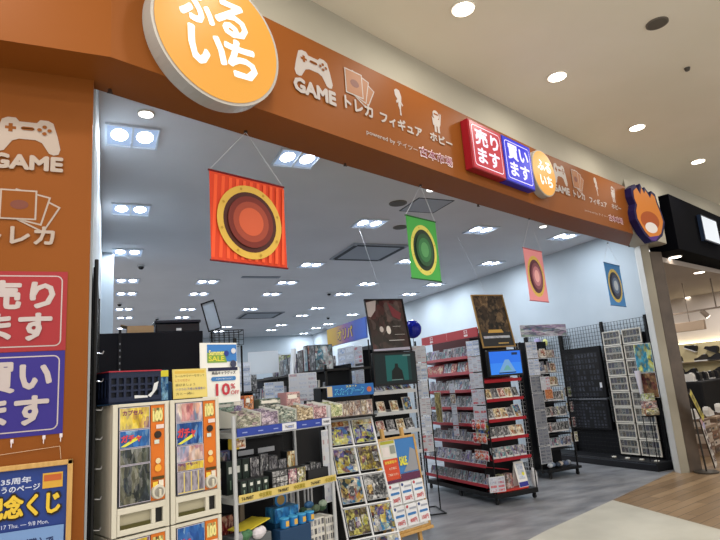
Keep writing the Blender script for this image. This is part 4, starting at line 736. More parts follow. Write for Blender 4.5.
# ================================================================== SILVER WIRE RACK with merchandise
u0, u1, v0, v1 = .835, 1.565, .3, .68
t = thing('wire_shelving', 'silver wire shelving with a blue strip and a yellow strip', 'shelving', tuple(FO), FA)
for u, v in ((u0, v0), (u1, v0), (u0, v1), (u1, v1)): MB().tube((u, v, 0), (u, v, 1.38), .0125, STEEL, 10).build('post', t)
for z in (1.285, .925, .5):
    mb = MB(); mb.box(u0, u1, v0 - .005, v0 + .005, z - .03, z, STEEL); mb.box(u0, u1, v1 - .005, v1 + .005, z - .03, z, STEEL); mb.box(u0 - .005, u0 + .005, v0, v1, z - .03, z, STEEL); mb.box(u1 - .005, u1 + .005, v0, v1, z - .03, z, STEEL)
    for k in range(15): v = v0 + (v1 - v0) * k / 14; mb.box(u0, u1, v - .0015, v + .0015, z - .004, z, STEEL)
    mb.build('wire_shelf', t)
mb = MB(); mb.box(u0 + .015, u1 + .0, v0 - .012, v0 - .007, 1.262, 1.308, m('#2a3f94', .45)); mb.lay = v0 - .0125; mb.rect(1.17, 1.28, 1.264, 1.306, m('#c9ccd6', .5)); mb.text('T4-MART', 1.19, 1.26, 1.276, 1.292, m('#2a2c34', .5), .03); mb.rect(1.49, 1.565, 1.264, 1.306, m('#c9ccd6', .5)); mb.text('T4-MART', 1.5, 1.555, 1.276, 1.292, m('#2a2c34', .5), .03)
for k in range(6): mb.rect(.88 + .11 * k, .885 + .11 * k + .03, 1.28, 1.286, m('#8a98d0', .5))
mb.build('blue_strip', t)
mb = MB(); mb.box(u0 + .015, u1 + .02, v0 - .012, v0 - .007, .905, .945, m('#c9b46a', .45)); mb.lay = v0 - .0125
for k in range(3): mb.text('T4-MART', .865 + .25 * k, .945 + .25 * k, .915, .932, m('#2a2620', .5), .05); mb.text('中古買取', .985 + .25 * k, 1.07 + .25 * k, .912, .936, m('#9a8a2a', .5), .06)
mb.build('yellow_strip', t)
mb = MB(); mb.box(u0 - .02, u1 + .25, v1 + .02, v1 + .04, .05, 1.27, m('#0d0e13', .6)); mb.build('back_board', t)
fz = lambda u, v, z: tuple(fw(u, v, z))
# top bins
BINS = [(.86, .16, ['#6a6f5c', '#a8a89a', '#c9c8b8', '#4a5048', '#8a6a7a']), (1.03, .12, ['#4a4254', '#8a7c94', '#c9bcc8', '#5a5062']), (1.16, .13, ['#3a4a44', '#7c8c84', '#d8d8cc', '#2a3430']), (1.30, .13, ['#5a4a34', '#9c8a6a', '#d8ccb0', '#4a3c2c']), (1.437, .11, ['#5a3a44', '#a87c84', '#e0ccd0', '#8a5a64']), (1.59, .1, ['#5a6a3a', '#a8a87a', '#d8d4b8', '#7c8a5a'])]
for k, (u, w5, cols) in enumerate(BINS):
    t = thing('display_bin', 'clear display bin of small packs on the top shelf, ' + ['leftmost', 'second from the left', 'third from the left', 'fourth from the left', 'fifth from the left', 'rightmost'][k], 'display bin', fz(u, .3, 1.31), FA, 'bins on the top wire shelf')
    mb = MB(); mb.slab([(0, 0), (w5, 0), (w5, .075), (0, .075)], 0, .004, print_mat('bin_pack_print', cols, 4.5, .02)); mb.build('front_packs', t)
    mb = MB(); s = m('#cfcfca', .4); mb.add([(w5, 0, 0), (w5, .2, 0), (w5, .2, .11), (w5, 0, .075), (w5 + .003, 0, 0), (w5 + .003, .2, 0), (w5 + .003, .2, .11), (w5 + .003, 0, .075)], [(0, 1, 2, 3), (7, 6, 5, 4), (0, 3, 7, 4), (3, 2, 6, 7)], s); mb.add([(0, 0, 0), (0, .2, 0), (0, .2, .11), (0, 0, .075)], [(0, 1, 2, 3)], s); mb.build('bin_side', t)
    for j in range(3):
        mb = MB(); mb.box(.004, w5 - .004, .03 + .05 * j, .06 + .05 * j, 0, .07 + .012 * j, print_mat('bin_pack_print', cols[::-1], 4, .02)); mb.build('pack_stack', t)
E5 = [('pale_green_box', .87, .55, .13, .06, '#8aa898'), ('purple_box', .98, .56, .1, .07, '#7c6a9a'), ('orange_bird_box', 1.09, .57, .07, .09, '#c9703a'), ('dark_green_box', 1.2, .56, .17, .06, '#4a5a50'), ('pink_box', 1.42, .56, .12, .09, '#b88a8c')]
for k, (n_, u, v, w5, h5, c) in enumerate(E5):
    mb = MB(); mb.box(0, w5, 0, .1, 0, h5, m(c, .5), .003); mb.lay = -.001; mb.rect(.005, w5 - .005, .005, h5 - .005, print_mat('carton_print', [c, '#d8d4cc', c, '#3a3a40'], 3, .02)); mb.rect(.012, w5 - .03, h5 * .5, h5 * .8, m('#dcd8d0', .5))
    solo(mb, 'carton', '%s carton behind the bins on the top wire shelf' % n_.replace('_box', '').replace('_', ' '), 'box', fz(u, v, 1.40), FA)
mb = MB(); mb.box(.02, .66, 0, .1, 0, .088, m('#2c2e34', .6), .004); solo(mb, 'riser_tray', 'dark riser tray behind the bins on the top wire shelf', 'tray', fz(.85, .54, 1.31), FA)
# middle shelf boxes
GB = m('#1f2c28', .5)
def toybox(u, v, z, w5, h5, d5, mat, name, label, group=None, wh=None, edge='#1c1f22'):
    mb = MB(); mb.box(0, w5, 0, d5, 0, h5, m(edge, .5), .002); mb.lay = -.0005; mb.rect(.002, w5 - .002, .002, h5 - .002, mat)
    if wh: mb.rect(w5 * .3, w5 * .72, h5 * .62, h5 * .82, m('#c9ccc8', .5)); mb.rect(w5 * .42, w5 * .6, h5 * .15, h5 * .42, m('#6a8074', .5))
    return solo(mb, name, label, 'box', fz(u, v, z), FA, group)
for k in range(4): toybox(.875 + .05 * k, .31, .93, .046, .085, .08, GB, 'green_toy_box', 'dark green figure box in the front row of the middle wire shelf', 'dark green boxes, front row', True)
for k in range(3): toybox(.865 + .055 * k, .44, .93, .05, .19, .06, GB, 'green_toy_box', 'taller dark green box in the back row of the middle wire shelf', 'dark green boxes, back row', True)
CG = cell_mat('blind_box_print', 4, 3, ['#2a2a2e', '#8a8a8e', '#c9c9ca', '#4a4a50'], '#1a1a1e', .08, .08, .45)
toybox(1.095, .31, .93, .115, .105, .09, CG, 'blind_box', 'black and white patterned box, left of the two brown boxes')
for k in range(2): toybox(1.215 + .07 * k, .31, .93, .067, .1, .09, FIGART, 'figure_box', 'brownish figure box beside the black tray, %s of two' % ['left', 'right'][k], 'brown figure boxes')
mb = MB(); mb.box(0, .17, 0, .15, 0, .006, m('#17181c', .5)); mb.box(0, .17, 0, .006, 0, .07, m('#1c1d22', .5)); mb.box(0, .006, 0, .15, 0, .07, m('#1c1d22', .5)); mb.box(.164, .17, 0, .15, 0, .07, m('#1c1d22', .5)); mb.box(0, .17, .144, .15, 0, .07, m('#1c1d22', .5)); solo(mb, 'black_tray', 'black open tray at the right end of the middle wire shelf', 'tray', fz(1.37, .31, .93), FA)
for k in range(3): toybox(1.385 + .048 * k, .36, .937, .044, .09 + .01 * (k % 2), .05, DARKART, 'small_carton', 'small dark carton inside the black tray', 'cartons in the black tray')
for k in range(5): toybox(1.03 + .07 * k, .44, .93, .066, [.19, .2, .18, .15, .19][k], .07, DARKART if k != 4 else WARMART, 'dark_figure_box', 'dark figure box in the back row of the middle shelf, %s' % ['leftmost', 'second', 'third', 'fourth', 'rightmost with yellow'][k], 'dark boxes, back row')
t = thing('shoulder_bag', 'black bag with white patches hanging behind the middle shelf boxes', 'bag', fz(1.0, .6, 1.0), FA); mb = MB(); mb.box(0, .42, 0, .06, 0, .22, m('#101117', .6), .02); mb.build('body', t)
for x in (.05, .2): mb = MB(); mb.box(x, x + .13 - .3 * (.05 if x < .1 else 0), -.003, 0, .12, .15, m('#b9bcc4', .5)); mb.build('white_patch', t)
mb = MB(); mb.path([(.05, .03, .22), (.12, .0, .26), (.3, .0, .26), (.37, .03, .22)], .008, m('#14151c', .6)); mb.build('strap', t)
for k, (c, u) in enumerate((('#c9b03a', .85), ('#c8c4cc', .89))): mb = MB(); mb.box(0, .05, 0, .05, 0, .06, m(c, .5), .004); mb.lay = -.001; mb.rect(.005, .045, .01, .05, WARMART); solo(mb, 'small_pack', ['yellow', 'pale pink'][k] + ' small pack hanging at the left post under the blue strip', 'pack', fz(u, .34, 1.19), FA)
mb = MB(); mb.box(0, .08, 0, .01, 0, .2, m('#3a3f6a', .5)); mb.lay = -.001; mb.rect(.005, .075, .01, .19, CARDART); solo(mb, 'hanging_poster', 'purple printed sheet behind the left post under the blue strip', 'poster', fz(.85, .5, .98), FA)
# lower shelf
toybox(.86, .53, .505, .1, .3, .06, print_mat('red_toy_print', ['#3a1416', '#a83028', '#6a1c1c', '#c9a890'], 5, .02), 'hanging_pack', 'red toy packs at the left of the lowest shelf')
mb = MB(); mb.box(0, .03, 0, .03, 0, .38, m('#6a5f54', .5), .003); solo(mb, 'wooden_strut', 'brown upright strut behind the red toy packs', 'strut', fz(.99, .5, .505), FA)
mb = MB(); mb.M = Matrix.Rotation(-.15, 4, 'Y'); mb.box(0, .2, 0, .15, 0, .006, m('#d0be3a', .5)); solo(mb, 'yellow_card', 'bright yellow card lying over the lowest shelf goods', 'card', fz(.91, .32, .735), FA + .2)
mb = MB(); mb.box(0, .22, 0, .18, 0, .2, m('#5a5f64', .6), .006); solo(mb, 'goods_box', 'grey goods box under the yellow card', 'box', fz(.87, .33, .505), FA)
for k, (c, u, z, r_) in enumerate((('#3f6a4a', .9, .72, .035), ('#c9c4cc', .99, .715, .04), ('#8a8c94', .86, .72, .03))): mb = MB(); mb.ball((0, 0, 0), r_, m(c, .5), 10, 6, (1, .8, .8)); mb.ball((.03, .01, .005), r_ * .7, m(c, .5), 8, 6); solo(mb, 'soft_toy', ['dark green', 'pale pink', 'grey'][k] + ' soft toy in front of the yellow card', 'soft toy', fz(u, .32, z), FA)
t = thing('counter_display', 'bright blue counter display with a round header on the lowest shelf', 'display box', fz(1.17, .4, .715), FA - .1); BLU = print_mat('blue_counter_print', ['#1f6aa8', '#3a94c8', '#1c5a94', '#5ab0d8'], 3, .01)
mb = MB(); mb.box(0, .17, 0, .12, 0, .085, BLU, .003); mb.box(0, .17, .005, .12, -.2, 0, m('#1c4a70', .5)); mb.build('box', t); mb = MB(); mb.lay = .0; mb.M = Matrix.Translation((.08, .06, .12)); mb.tube((0, 0, 0), (0, .006, 0), .042, m('#2a7ab8', .5), 20); mb.lay = -.001; mb.disc(0, 0, .028, m('#a8884a', .5)); mb.build('round_header', t)
for k in range(4): mb = MB(); mb.tube((0, 0, 0), (0, 0, .05), .028, m('#2272b0', .4), 14); mb.tube((0, 0, .05), (0, 0, .055), .03, m('#4aa4d8', .4), 14); mb.lay = -.029; mb.rect(-.012, .012, .01, .04, m('#c9a04a', .5)); solo(mb, 'blue_jar', 'round blue tub in front of the blue counter display', 'tub', fz(1.19 + .065 * k, .335, .699), FA, 'blue tubs')
mb = MB(); mb.box(0, .235, 0, .08, 0, .19, m('#1c3a5c', .5), .004); solo(mb, 'blue_carton', 'blue carton supporting the round blue tubs', 'box', fz(1.13, .3, .507), FA)
WB = cell_mat('white_toy_box_print', 4, 4, ['#2f3034', '#6a6a70', '#a8a8ae', '#3a3a40'], '#c2c0bb', .16, .16, .5)
toybox(1.29, .52, .505, .13, .36, .06, WB, 'patterned_box', 'tall pale box with a grid of small pictures, behind the blue display', None, None, '#b8b6b0')
toybox(1.37, .32, .505, .12, .2, .14, WB, 'patterned_box', 'pale picture-grid box at the right of the lowest shelf', None, None, '#b8b6b0'); toybox(1.5, .32, .505, .07, .19, .14, WB, 'patterned_box', 'narrow pale picture-grid box by the right post', None, None, '#b8b6b0')
mb = MB(); 
for i in range(9): mb.ball((random.uniform(0, .15), random.uniform(0, .08), random.uniform(0, .05)), .028, m(['#2f4a34', '#3a6a9a', '#4a5a48', '#8a9a8a'][i % 4], .5), 8, 6, (1.2, .8, .8))
tag(solo(mb, 'wrapped_goods', 'heap of green and blue wrapped goods at the right of the lowest shelf', 'goods', fz(1.4, .36, .73), FA), kind='stuff')
mb = MB()
for k in range(3): mb.tube((.03 * k, 0, 0), (.03 * k + .008, 0, .36), .0065, m('#c9c9cc', .4))
solo(mb, 'price_rail', 'bundle of white rails leaning inside the right end of the wire shelving', 'rails', fz(1.48, .5, .53), FA)
# ================================================================== CARD RACK (parallel to the shop front rows)
t = thing('card_stand', 'white-framed leaning card stand with two columns of card pages', 'card stand', (1.52, 4.12, 0))
TL = math.atan2(.33, .85); WC = .385; 
Mx = Matrix.Translation((0, 0, 1.245)) @ Matrix.Rotation(-TL, 4, 'X'); HL = 1.22
c = m('#c9cbd0', .4); mb = MB(); mb.M = Mx
for x in (0, WC / 2, WC): mb.box(x - .006, x + .006, -.006, .006, -HL, 0, c)
pitches = [0, -.205, -.415, -.625, -.835, -1.045]
for z in pitches + [-HL]: mb.box(0, WC, -.02, .006, z - .005, z + .005, c)
mb.build('white_frame', t)
mb = MB(); mb.box(-.01, WC + .01, .02, .03, 0.02, 1.5, BLK); mb.box(-.01, .005, .02, .2, 0, 1.5, BLK); mb.box(WC, WC + .01, .02, .2, 0, 1.5, BLK); mb.box(-.01, WC + .02, -.36, .2, 0, .03, BLK); mb.build('support_frame', t)
cm = [CARDART, CARDART, CARDART, print_mat('gold_card_page_print', ['#1c1a24', '#8a7430', '#3a2c4a', '#c9b86a', '#2a2430'], 3.5, .04, .2), DARKART, CARDART]
for r_ in range(5):
    for k in range(2):
        mb = MB(); mb.box(-.085, .085, -.004, 0, -.185, -.008, m('#b8bcc4', .3)); mb.lay = -.0045; mb.rect(-.082, .082, -.183, -.05 if r_ == 0 else -.012, cm[(r_ + 2 * k) % 6]);
        if r_ == 0: mb.rect(-.082, .082, -.048, -.01, WARMART)
        for i in range(3 if r_ % 2 else 2): x = -.05 + .05 * i; mb.rect(x - .02, x + .02, -.15 + .01 * i, -.08 + .01 * i, cm[(r_ + i + 1) % 6])
        o = mb.build('card_page'); o.matrix_world = Matrix.Translation((1.52, 4.12, 0)) @ Mx @ Matrix.Translation((WC / 4 + k * WC / 2, -.009, pitches[r_]))
        tag(o, 'card page on the leaning stand, %s column, %s row' % (['left', 'right'][k], ['top', 'second', 'third', 'fourth', 'fifth'][r_]), 'card page', 'card pages on the leaning stand')
t = thing('pack_shelf', 'black pack shelf with a blue header above the leaning card stand', 'shelf', (1.51, 4.02, 1.272)); mb = MB(); mb.box(0, .40, 0, .105, -.01, 0, BLK); mb.box(0, .4, .105, .115, -.01, .2, BLK); mb.build('shelf', t)
mb = MB(); mb.box(0, .385, -.01, -.004, .155, .24, m('#1f5a9c', .4)); mb.lay = -.011; mb.rect(.0, .04, .16, .235, m('#b8a88c', .5)); mb.disc(.345, .195, .02, m('#a85a3a', .5)); mb.text('スカイアーク', .06, .3, .17, .215, m('#58b4d8', .5), .08); mb.text('スカイアーク', .062, .298, .172, .213, m('#1f3f9c', .5), .02); mb.text('スタート', .15, .24, .22, .236, m('#d0c85a', .5), .03); mb.build('header', t)
row(C_PACK, 'card_pack', 'foil card pack standing in the row under the blue header', 'card pack', 'card packs under the blue header', (1.515, 4.09, 1.274), (1.905, 4.09, 1.274), 8, 0, -.05)
# narrow notice strip left of card rack
sheet('hanging_poster', 'green tinted poster strip left of the leaning card stand', (1.47, 4.0, 1.2), .07, .5, PAGE, R(20), cat='poster')
# ================================================================== EASEL
t = thing('easel_sign', 'wooden easel with a sale price board in front of the white-edged rack', 'easel', (2.19, 4.475, 0), R(15))
t.location = tuple(V((2.75, 4.6, 0)) + V((cos(R(15)), sin(R(15)), 0)) * -.58)
ME = Matrix.Rotation(-R(8), 4, 'X'); EW = .455
def epart(nm, *bx, mat=WOOD, b=.003): mb = MB(); mb.M = ME; mb.box(*bx, mat, b); return mb.build(nm, t)
epart('leg', .075, .11, .005, .03, .015, 1.12); epart('leg', .31, .345, .005, .03, .015, 1.11)
mb = MB(); mb.tube((.21, .17, 1.0), (.21, .42, .01), .014, WOOD, 8); mb.build('rear_leg', t)
epart('ledge', -.01, EW + .01, -.03, .02, .235, .26)
for q in ((0, .022, .26, 1.035), (EW - .022, EW, .26, 1.035), (0, EW, 1.015, 1.037), (0, EW, .26, .28)): epart('board_frame', q[0], q[1], -.012, .004, q[2], q[3])
mb = MB(); mb.M = ME; mb.box(.02, EW - .02, -.004, .003, .28, 1.016, WHT); mb.lay = -.005; B2 = '#3a74b4'
mb.rect(.2, .433, .72, 1.015, m(B2, .5)); mb.poly([(.25, .73), (.43, .73), (.43, .9), (.37, .93), (.33, .82)], m('#8a8c94', .5)); mb.rect(.022, .2, .86, 1.012, m('#c9ccc4', .5)); mb.rect(.03, .19, .985, 1.01, m('#a8a83a', .5)); mb.rect(.04, .12, .88, .96, m('#d8d0d0', .5)); mb.rect(.13, .19, .9, .97, m('#8a9088', .5))
mb.rect(.03, .2, .685, .86, m('#c4482a', .5)); mb.text('高価買取中', .045, .18, .82, .845, m('#e8c84a', .5), .03); mb.text('お気軽に', .08, .17, .77, .79, m('#ecdcc8', .5), .02); mb.text('ご相談ください', .06, .18, .72, .74, m('#ecdcc8', .5), .02)
mb.text('SALE', .215, .3, .79, .86, m('#d8d44a', .5), .05); mb.rect(.03, .433, .66, .685, m('#5a2a4a', .5)); mb.rect(.2, .433, .68, .72, m('#5a2a4a', .5))
for r_ in range(2):
    for k in range(3):
        x = .03 + .136 * k; z = .485 - .18 * r_; mb.rect(x, x + .13, z, z + .17, m('#dadce2', .5)); mb.disc(x + .022, z + .15, .013, m(['#a83a4a', '#2a3f7a'][(r_ + k) % 2], .5)); mb.rrect(x + .015, x + .115, z + .08, z + .1, .008, m(B2, .5)); mb.text(['300', '500', '200', '100', '400', '150'][r_ * 3 + k] + '円', x + .03, x + .11, z + .02, z + .055, m('#c04a50', .5), .04); mb.rect(x + .04, x + .12, z + .125, z + .14, m('#9aa0b0', .5))
mb.build('price_sheet', t)
mb = MB(); mb.box(0, .28, 0, .2, 0, .03, m('#9a6a3a', .5), .004); solo(mb, 'wooden_foot_board', 'brown board lying on the floor at the easel foot', 'board', (2.3, 4.22, .001), R(15))
mb = MB(); mb.box(0, .05, 0, .03, 0, .22, m('#d0a82a', .5), .004); mb.lay = -.001
for k in range(5): mb.rect(.004, .046, .02 + .04 * k, .045 + .04 * k, m('#b88a1c', .5))
solo(mb, 'yellow_booklets', 'yellow stack of leaflets between the card stand and the easel', 'leaflets', (2.12, 4.5, .62), R(15))
# ================================================================== FAR RACKS (middle background)
t = thing('display_rack', 'far black double rack with boxes on its top shelf, behind the wire shelving', 'shelf rack', (1.95, 5.2, 0)); mb = MB(); mb.box(.0, .5, 0, 3.4, 0, .12, BLK); mb.box(.26, .28, 0, 3.4, .1, 1.72, BLK2); mb.build('base_and_spine', t)
for z in (1.68, 1.42, 1.18, .9): MB().box(.0, .5, 0, 3.4, z - .02, z, BLK).build('shelf', t)
for y in (.01, 1.7, 3.39): MB().box(.0, .02, y - .01, y + .01, .1, 1.72, BLK).build('post', t)
TB = [(.17, .32, '#3a3c44'), (.13, .34, '#23242a'), (.2, .30, '#5a3a3c'), (.12, .27, '#2c2f3a'), (.14, .25, '#6a6c74'), (.15, .24, '#2a2c34'), (.14, .23, '#8a8c94'), (.13, .33, '#c0c4cc'), (.14, .22, '#4a4c54')]
y = 5.5
for k, (d5, h5, c) in enumerate(TB):
    h5 *= .82
    mb = MB(); mb.box(0, .2, 0, d5, 0, h5, m(c, .5), .004); mb.lay = -.001; mb.rect(.006, .194, .01, h5 - .01, [GAMEART, FIGART, DARKART][k % 3]); mb.M = Matrix.Rotation(-pi / 2, 4, 'Z'); mb.lay = -.001; mb.rect(-d5 + .005, -.005, .01, h5 - .01, [DARKART, GAMEART][k % 2]); solo(mb, 'large_box', 'large boxed item on top of the far rack, %s from the right' % ['first', 'second', 'third', 'fourth', 'fifth', 'sixth', 'seventh', 'eighth', 'ninth'][k], 'box', (1.96, y, 1.681), 0, 'boxes on top of the far rack'); y += d5 + (.03 if k % 3 else .06)
for k, z in enumerate((1.42, 1.18, .9)): row([C_BOOK, C_GAMED, C_GAME], 'boxed_goods', 'boxed goods on the %s shelf of the far rack' % ordn[k + 1], 'box', 'goods on the %s shelf of the far rack' % ordn[k + 1], (1.99, 8.4, z + .002), (1.99, 5.25, z + .002), 16, -pi / 2, -.1)
for k, (x, y, z, w5, h5, mt, s) in enumerate([(1.6, 6.2, 1.95, .33, .24, None, 'blank pale sheet hanging in the middle background'), (1.32, 6.0, 1.83, .17, .3, PAGEB, 'white notice with a blue picture left of the blank sheet'), (1.75, 5.3, 1.66, .27, .35, PAGE, 'white printed notice below the large boxes'), (1.6, 5.8, 1.6, .2, .2, PAGEB, 'small blue notice under the blank sheet')]):
    sheet('hanging_notice', s, (x, y, z), w5, h5, mt or m('#c9d2dc', .5), R(-15))
t = thing('rolled_paper', 'white rolled paper standing diagonally in the middle background', 'paper roll', (1.71, 5.6, 1.42)); MB().tube((0, 0, 0), (.09, .1, .5), .012, m('#d0d6de', .5), 8, .03).build('roll', t)
t = thing('display_rack', 'low far rack with colourful boxes behind the sale sign', 'shelf rack', (1.0, 6.2, 0)); mb = MB(); mb.box(0, .55, 0, .4, 0, 1.3, BLK); mb.box(0, .55, .38, .4, 1.3, 1.75, BLK); mb.build('body', t); MB().box(0, .55, 0, .38, 1.5, 1.51, BLK).build('shelf', t)
for k, (x, w5, h5, mt) in enumerate([(1.01, .09, .2, WARMART), (1.11, .2, .19, GAMEART), (1.32, .1, .17, GAMEART), (1.43, .1, .19, DARKART)]):
    for j, z in enumerate((1.302, 1.512)): mb = MB(); mb.box(0, w5, 0, .1, 0, h5 * (1 if j else .9), m('#8a8c94', .5), .003); mb.lay = -.001; mb.rect(.004, w5 - .004, .004, h5 * (1 if j else .9) - .004, mt); solo(mb, 'large_box', 'boxed goods on the low far rack, %s shelf, %s' % (['lower', 'upper'][j], ['leftmost', 'second', 'third', 'rightmost'][k]), 'box', (x, 6.24, z), 0, 'boxes on the low far rack')
mb = MB(); mb.tube((0, 0, 0), (0, 0, .1), .08, m('#7a7c80', .3, .7), 20); mb.tube((0, 0, .1), (0, 0, .11), .082, m('#b8b8ba', .3, .7), 20); solo(mb, 'metal_tin', 'round silver tin on the far rack below the large boxes', 'tin', (1.83, 4.98, 1.40), 0)
t = thing('display_shelf', 'black shelf holding the silver tin', 'shelf', (1.7, 4.9, 0)); mb = MB(); mb.box(0, .25, 0, .25, 1.38, 1.398, BLK); mb.box(0, .02, 0, .25, 0, 1.38, BLK); mb.box(.23, .25, 0, .25, 0, 1.38, BLK); mb.build('shelf', t)
t = thing('display_rack', 'dark rack line along the far back wall', 'shelf rack', (.9, 18.5, 0)); MB().box(0, 6, 0, .5, 0, 1.95, m('#14161c', .6)).build('body', t)
for k in range(9):
    sh_ = random.uniform(1.2, 1.7); mb = MB(); mb.box(0, .5, 0, .4, 0, sh_, m('#22252e', .6), .01); mb.lay = -.001; mb.rect(.02, .48, .3, sh_ - .03, [GAMEART, DARKART, CARDART][k % 3]); solo(mb, 'far_display', 'tall goods display standing in the far background', 'display', (1.0 + .62 * k, 11.5 + (k % 3) * 1.2, 0), 0, 'displays in the far background')
# ================================================================== NEIGHBOURING SHOE SHOP
sgn = thing('shop_sign_box', 'black sign box of the neighbouring shop above its entrance', 'sign', (7.62, 5.33, 3.1), FA - R(3)); mb = MB(); mb.box(0, 3.2, 0, .4, 0, .85, m('#08090f', .9, spec=.04), .004); mb.build('casing', sgn)
mb = MB(); mb.box(1.12, 1.9, -.06, -.001, .25, .68, m('#10213a', .4)); mb.lay = -.061; mb.rect(1.14, 1.88, .27, .66, m('#dfe6ee', .4, 0, .9)); mb.build('lit_sign', sgn)
for i, (x, y) in enumerate([(699, 272), (688, 297), (675, 301)]): downlight(atz(x, y, 3.0), 'round downlight in the shoe shop ceiling, ' + ['nearest', 'middle', 'by the pillar'][i], .08, 8, '#fff2e0', 'shoe shop downlights')
p = atz(675, 256.5, 3.1); downlight((p.x, p.y, 3.0995), 'bright downlight under the black sign box', .085, 9, '#fff2e0')
for x, y in ((9.2, 6.9), (10.2, 8), (11.8, 8), (11.8, 10.5), (9.5, 10)):
    ld = bpy.data.lights.new('shop_lamp', 'AREA'); ld.size = .3; ld.energy = 26; ld.color = (1, .95, .9); lo = bpy.data.objects.new('shop_lamp', ld); COL.objects.link(lo); lo.location = (x, y, 2.95)
t = thing('light_track', 'thin dark light track with a spotlight in the shoe shop', 'track light', (10.6, 7.4, 0)); mb = MB(); mb.box(-.02, .02, -1.6, 2.4, 2.42, 2.45, m('#6a5c50', .5)); mb.build('rail', t)
for y in (-.5, .6, 2.2): MB().tube((0, y, 2.45), (0, y, 3.0), .012, m('#6a5c50', .5)).build('drop_rod', t)
mb = MB(); mb.tube((.0, -.2, 2.42), (.08, -.25, 2.3), .05, m('#8a7c70', .4), 12); mb.tube((.08, -.25, 2.3), (.085, -.253, 2.293), .045, m('#fff4e6', .4, 0, 6), 12); mb.build('spotlight', t)
t = thing('hanging_board', 'pale wooden board hanging in the shoe shop', 'hanging board', (10.4, 7.55, 2.05)); mb = MB(); mb.box(-.03, .03, -.5, .7, 0, .18, m('#a08c78', .5), .005); mb.build('board', t)
for y in (-.2, .4): MB().tube((0, y, .18), (0, y, .95), .008, m('#7a6c60', .5)).build('rod', t)
t = thing('wall_display', 'lit cream shoe wall with a light strip in the neighbouring shop', 'wall display', (12.6, 6.6, 0)); mb = MB(); mb.box(.1, .298, 0, 6.5, 0, 1.88, surf('cream_panel', '#c2b48a', '#cabd96', 1, .6)); mb.build('panel', t)
MB().box(.22, .296, 0, 6.5, 1.882, 1.905, m('#fff0c0', .4, 0, 5)).build('light_strip', t)
for z in (.5, .85, 1.15, 1.45): MB().box(-.1, .1, 0.01, 6.49, z - .02, z, m('#8a7c66', .5)).build('shelf', t)
def shoe_me(c, sole):
    mb = MB(); P = [(0, 0), (.27, 0), (.28, .02), (.27, .05), (.2, .065), (.14, .1), (.1, .125), (.02, .13), (0, .08)]
    mb.slab(P, -.045, .045, m(c, .5)); mb.box(-.005, .285, -.048, .048, -.02, .003, m(sole, .5), .004); mb.tube((.06, -.03, .128), (.06, .03, .128), .012, m(sole, .5), 6); return mb.mesh('shoe')
SH = [shoe_me('#17181c', '#c9c9c9'), shoe_me('#1c1c20', '#2a2a2c'), shoe_me('#2a2623', '#d0d0d0'), shoe_me('#d0ccc8', '#d8d8d8'), shoe_me('#3a2a24', '#8a8a8a')]
shs = ['lowest', 'second lowest', 'second highest', 'highest']
for k, z in enumerate((.5, .85, 1.15, 1.45)):
    for i in range(14):
        if random.random() < .1: continue
        inst(random.choice(SH[:3] + SH[4:] + SH[:2]), 'shoe', 'shoe on the %s shelf of the cream wall' % shs[k], 'shoe', 'shoes on the %s wall shelf' % shs[k], (12.56, 7.0 + i * .32, z + .0215), R(100) + random.uniform(-.15, .15))
for i, (y, z) in enumerate(((8.9, 1.68), (8.4, 1.62), (9.6, 1.6), (9.9, 1.72), (8.0, 1.7))): inst(SH[i % 3], 'shoe', 'shoe mounted tilted on the cream wall above the shelves', 'shoe', 'shoes mounted on the cream wall', (12.63, y, z), R(95), 0, R(-25))
mb = MB(); mb.box(0, .1, 0, .12, 0, .1, m('#c8c02a', .5), .01); solo(mb, 'yellow_tag', 'yellow price tag among the shoes', 'tag', (11.3, 7.9, 1.13), R(60))
# black display table and shoe boxes
t = thing('display_table', 'large black draped display table in the shoe shop', 'table', (9.9, 7.0, 0), R(17)); mb = MB(); mb.box(0, 1.6, 0, .9, .0, 1.1, m('#0e0f14', .8), .03); mb.build('drape', t)
for i in range(9): inst(SH[[3, 0, 1, 2, 1, 3, 0, 2, 1][i]], 'shoe', 'shoe standing on the black draped table', 'shoe', 'shoes on the black table', tuple(V((9.9, 7.0, 1.123)) + V((cos(R(17)), sin(R(17)), 0)) * (.08 + .17 * i) + V((-.03, .12 + .05 * (i % 2), 0))), R(100) + random.uniform(-.08, .08))
BX = ['#8a7464', '#6a5548', '#a8988a', '#5a4a40', '#b8aca0', '#7a5a4a', '#94806c']
k = 0
for cx in range(5):
    for lv in range(5 - (cx % 2) - (2 if cx > 1 else 0)):
        bx = V((8.75, 6.35, 0)) + V((cos(R(20)), sin(R(20)), 0)) * (.36 * cx); mb = MB(); mb.box(-.165, .165, -.11, .11, 0, .092, m(BX[(cx * 3 + lv) % 7], .7), .002); mb.box(-.169, .169, -.114, .114, .08, .11, m(BX[(cx + lv * 2) % 7], .7), .002); mb.lay = -.1145; mb.rect(.04, .14, .02, .07, m('#c9c4bc', .6)) if False else None
        mb.lay = -.111; mb.rect(.05, .12, .025, .06, m('#a8a098', .6)); mb.rect(-.13, -.03, .03, .06, m('#3a3230', .6))
        solo(mb, 'shoe_box', 'shoe box in the stacks on the wooden floor of the shoe shop', 'shoe box', (bx.x, bx.y, (.203 if cx > 1 else .001) + .1115 * lv), R(20) + random.uniform(-.03, .03), 'stacked shoe boxes')
    inst(SH[3 if cx % 2 == 0 else 4], 'shoe', 'shoe displayed on top of the stacked shoe boxes', 'shoe', 'shoes on the shoe box stacks', (bx.x - .12, bx.y, .024 + .1115 * (5 - cx % 2 - (2 if cx > 1 else 0)) + (.202 if cx > 1 else 0)), R(20))
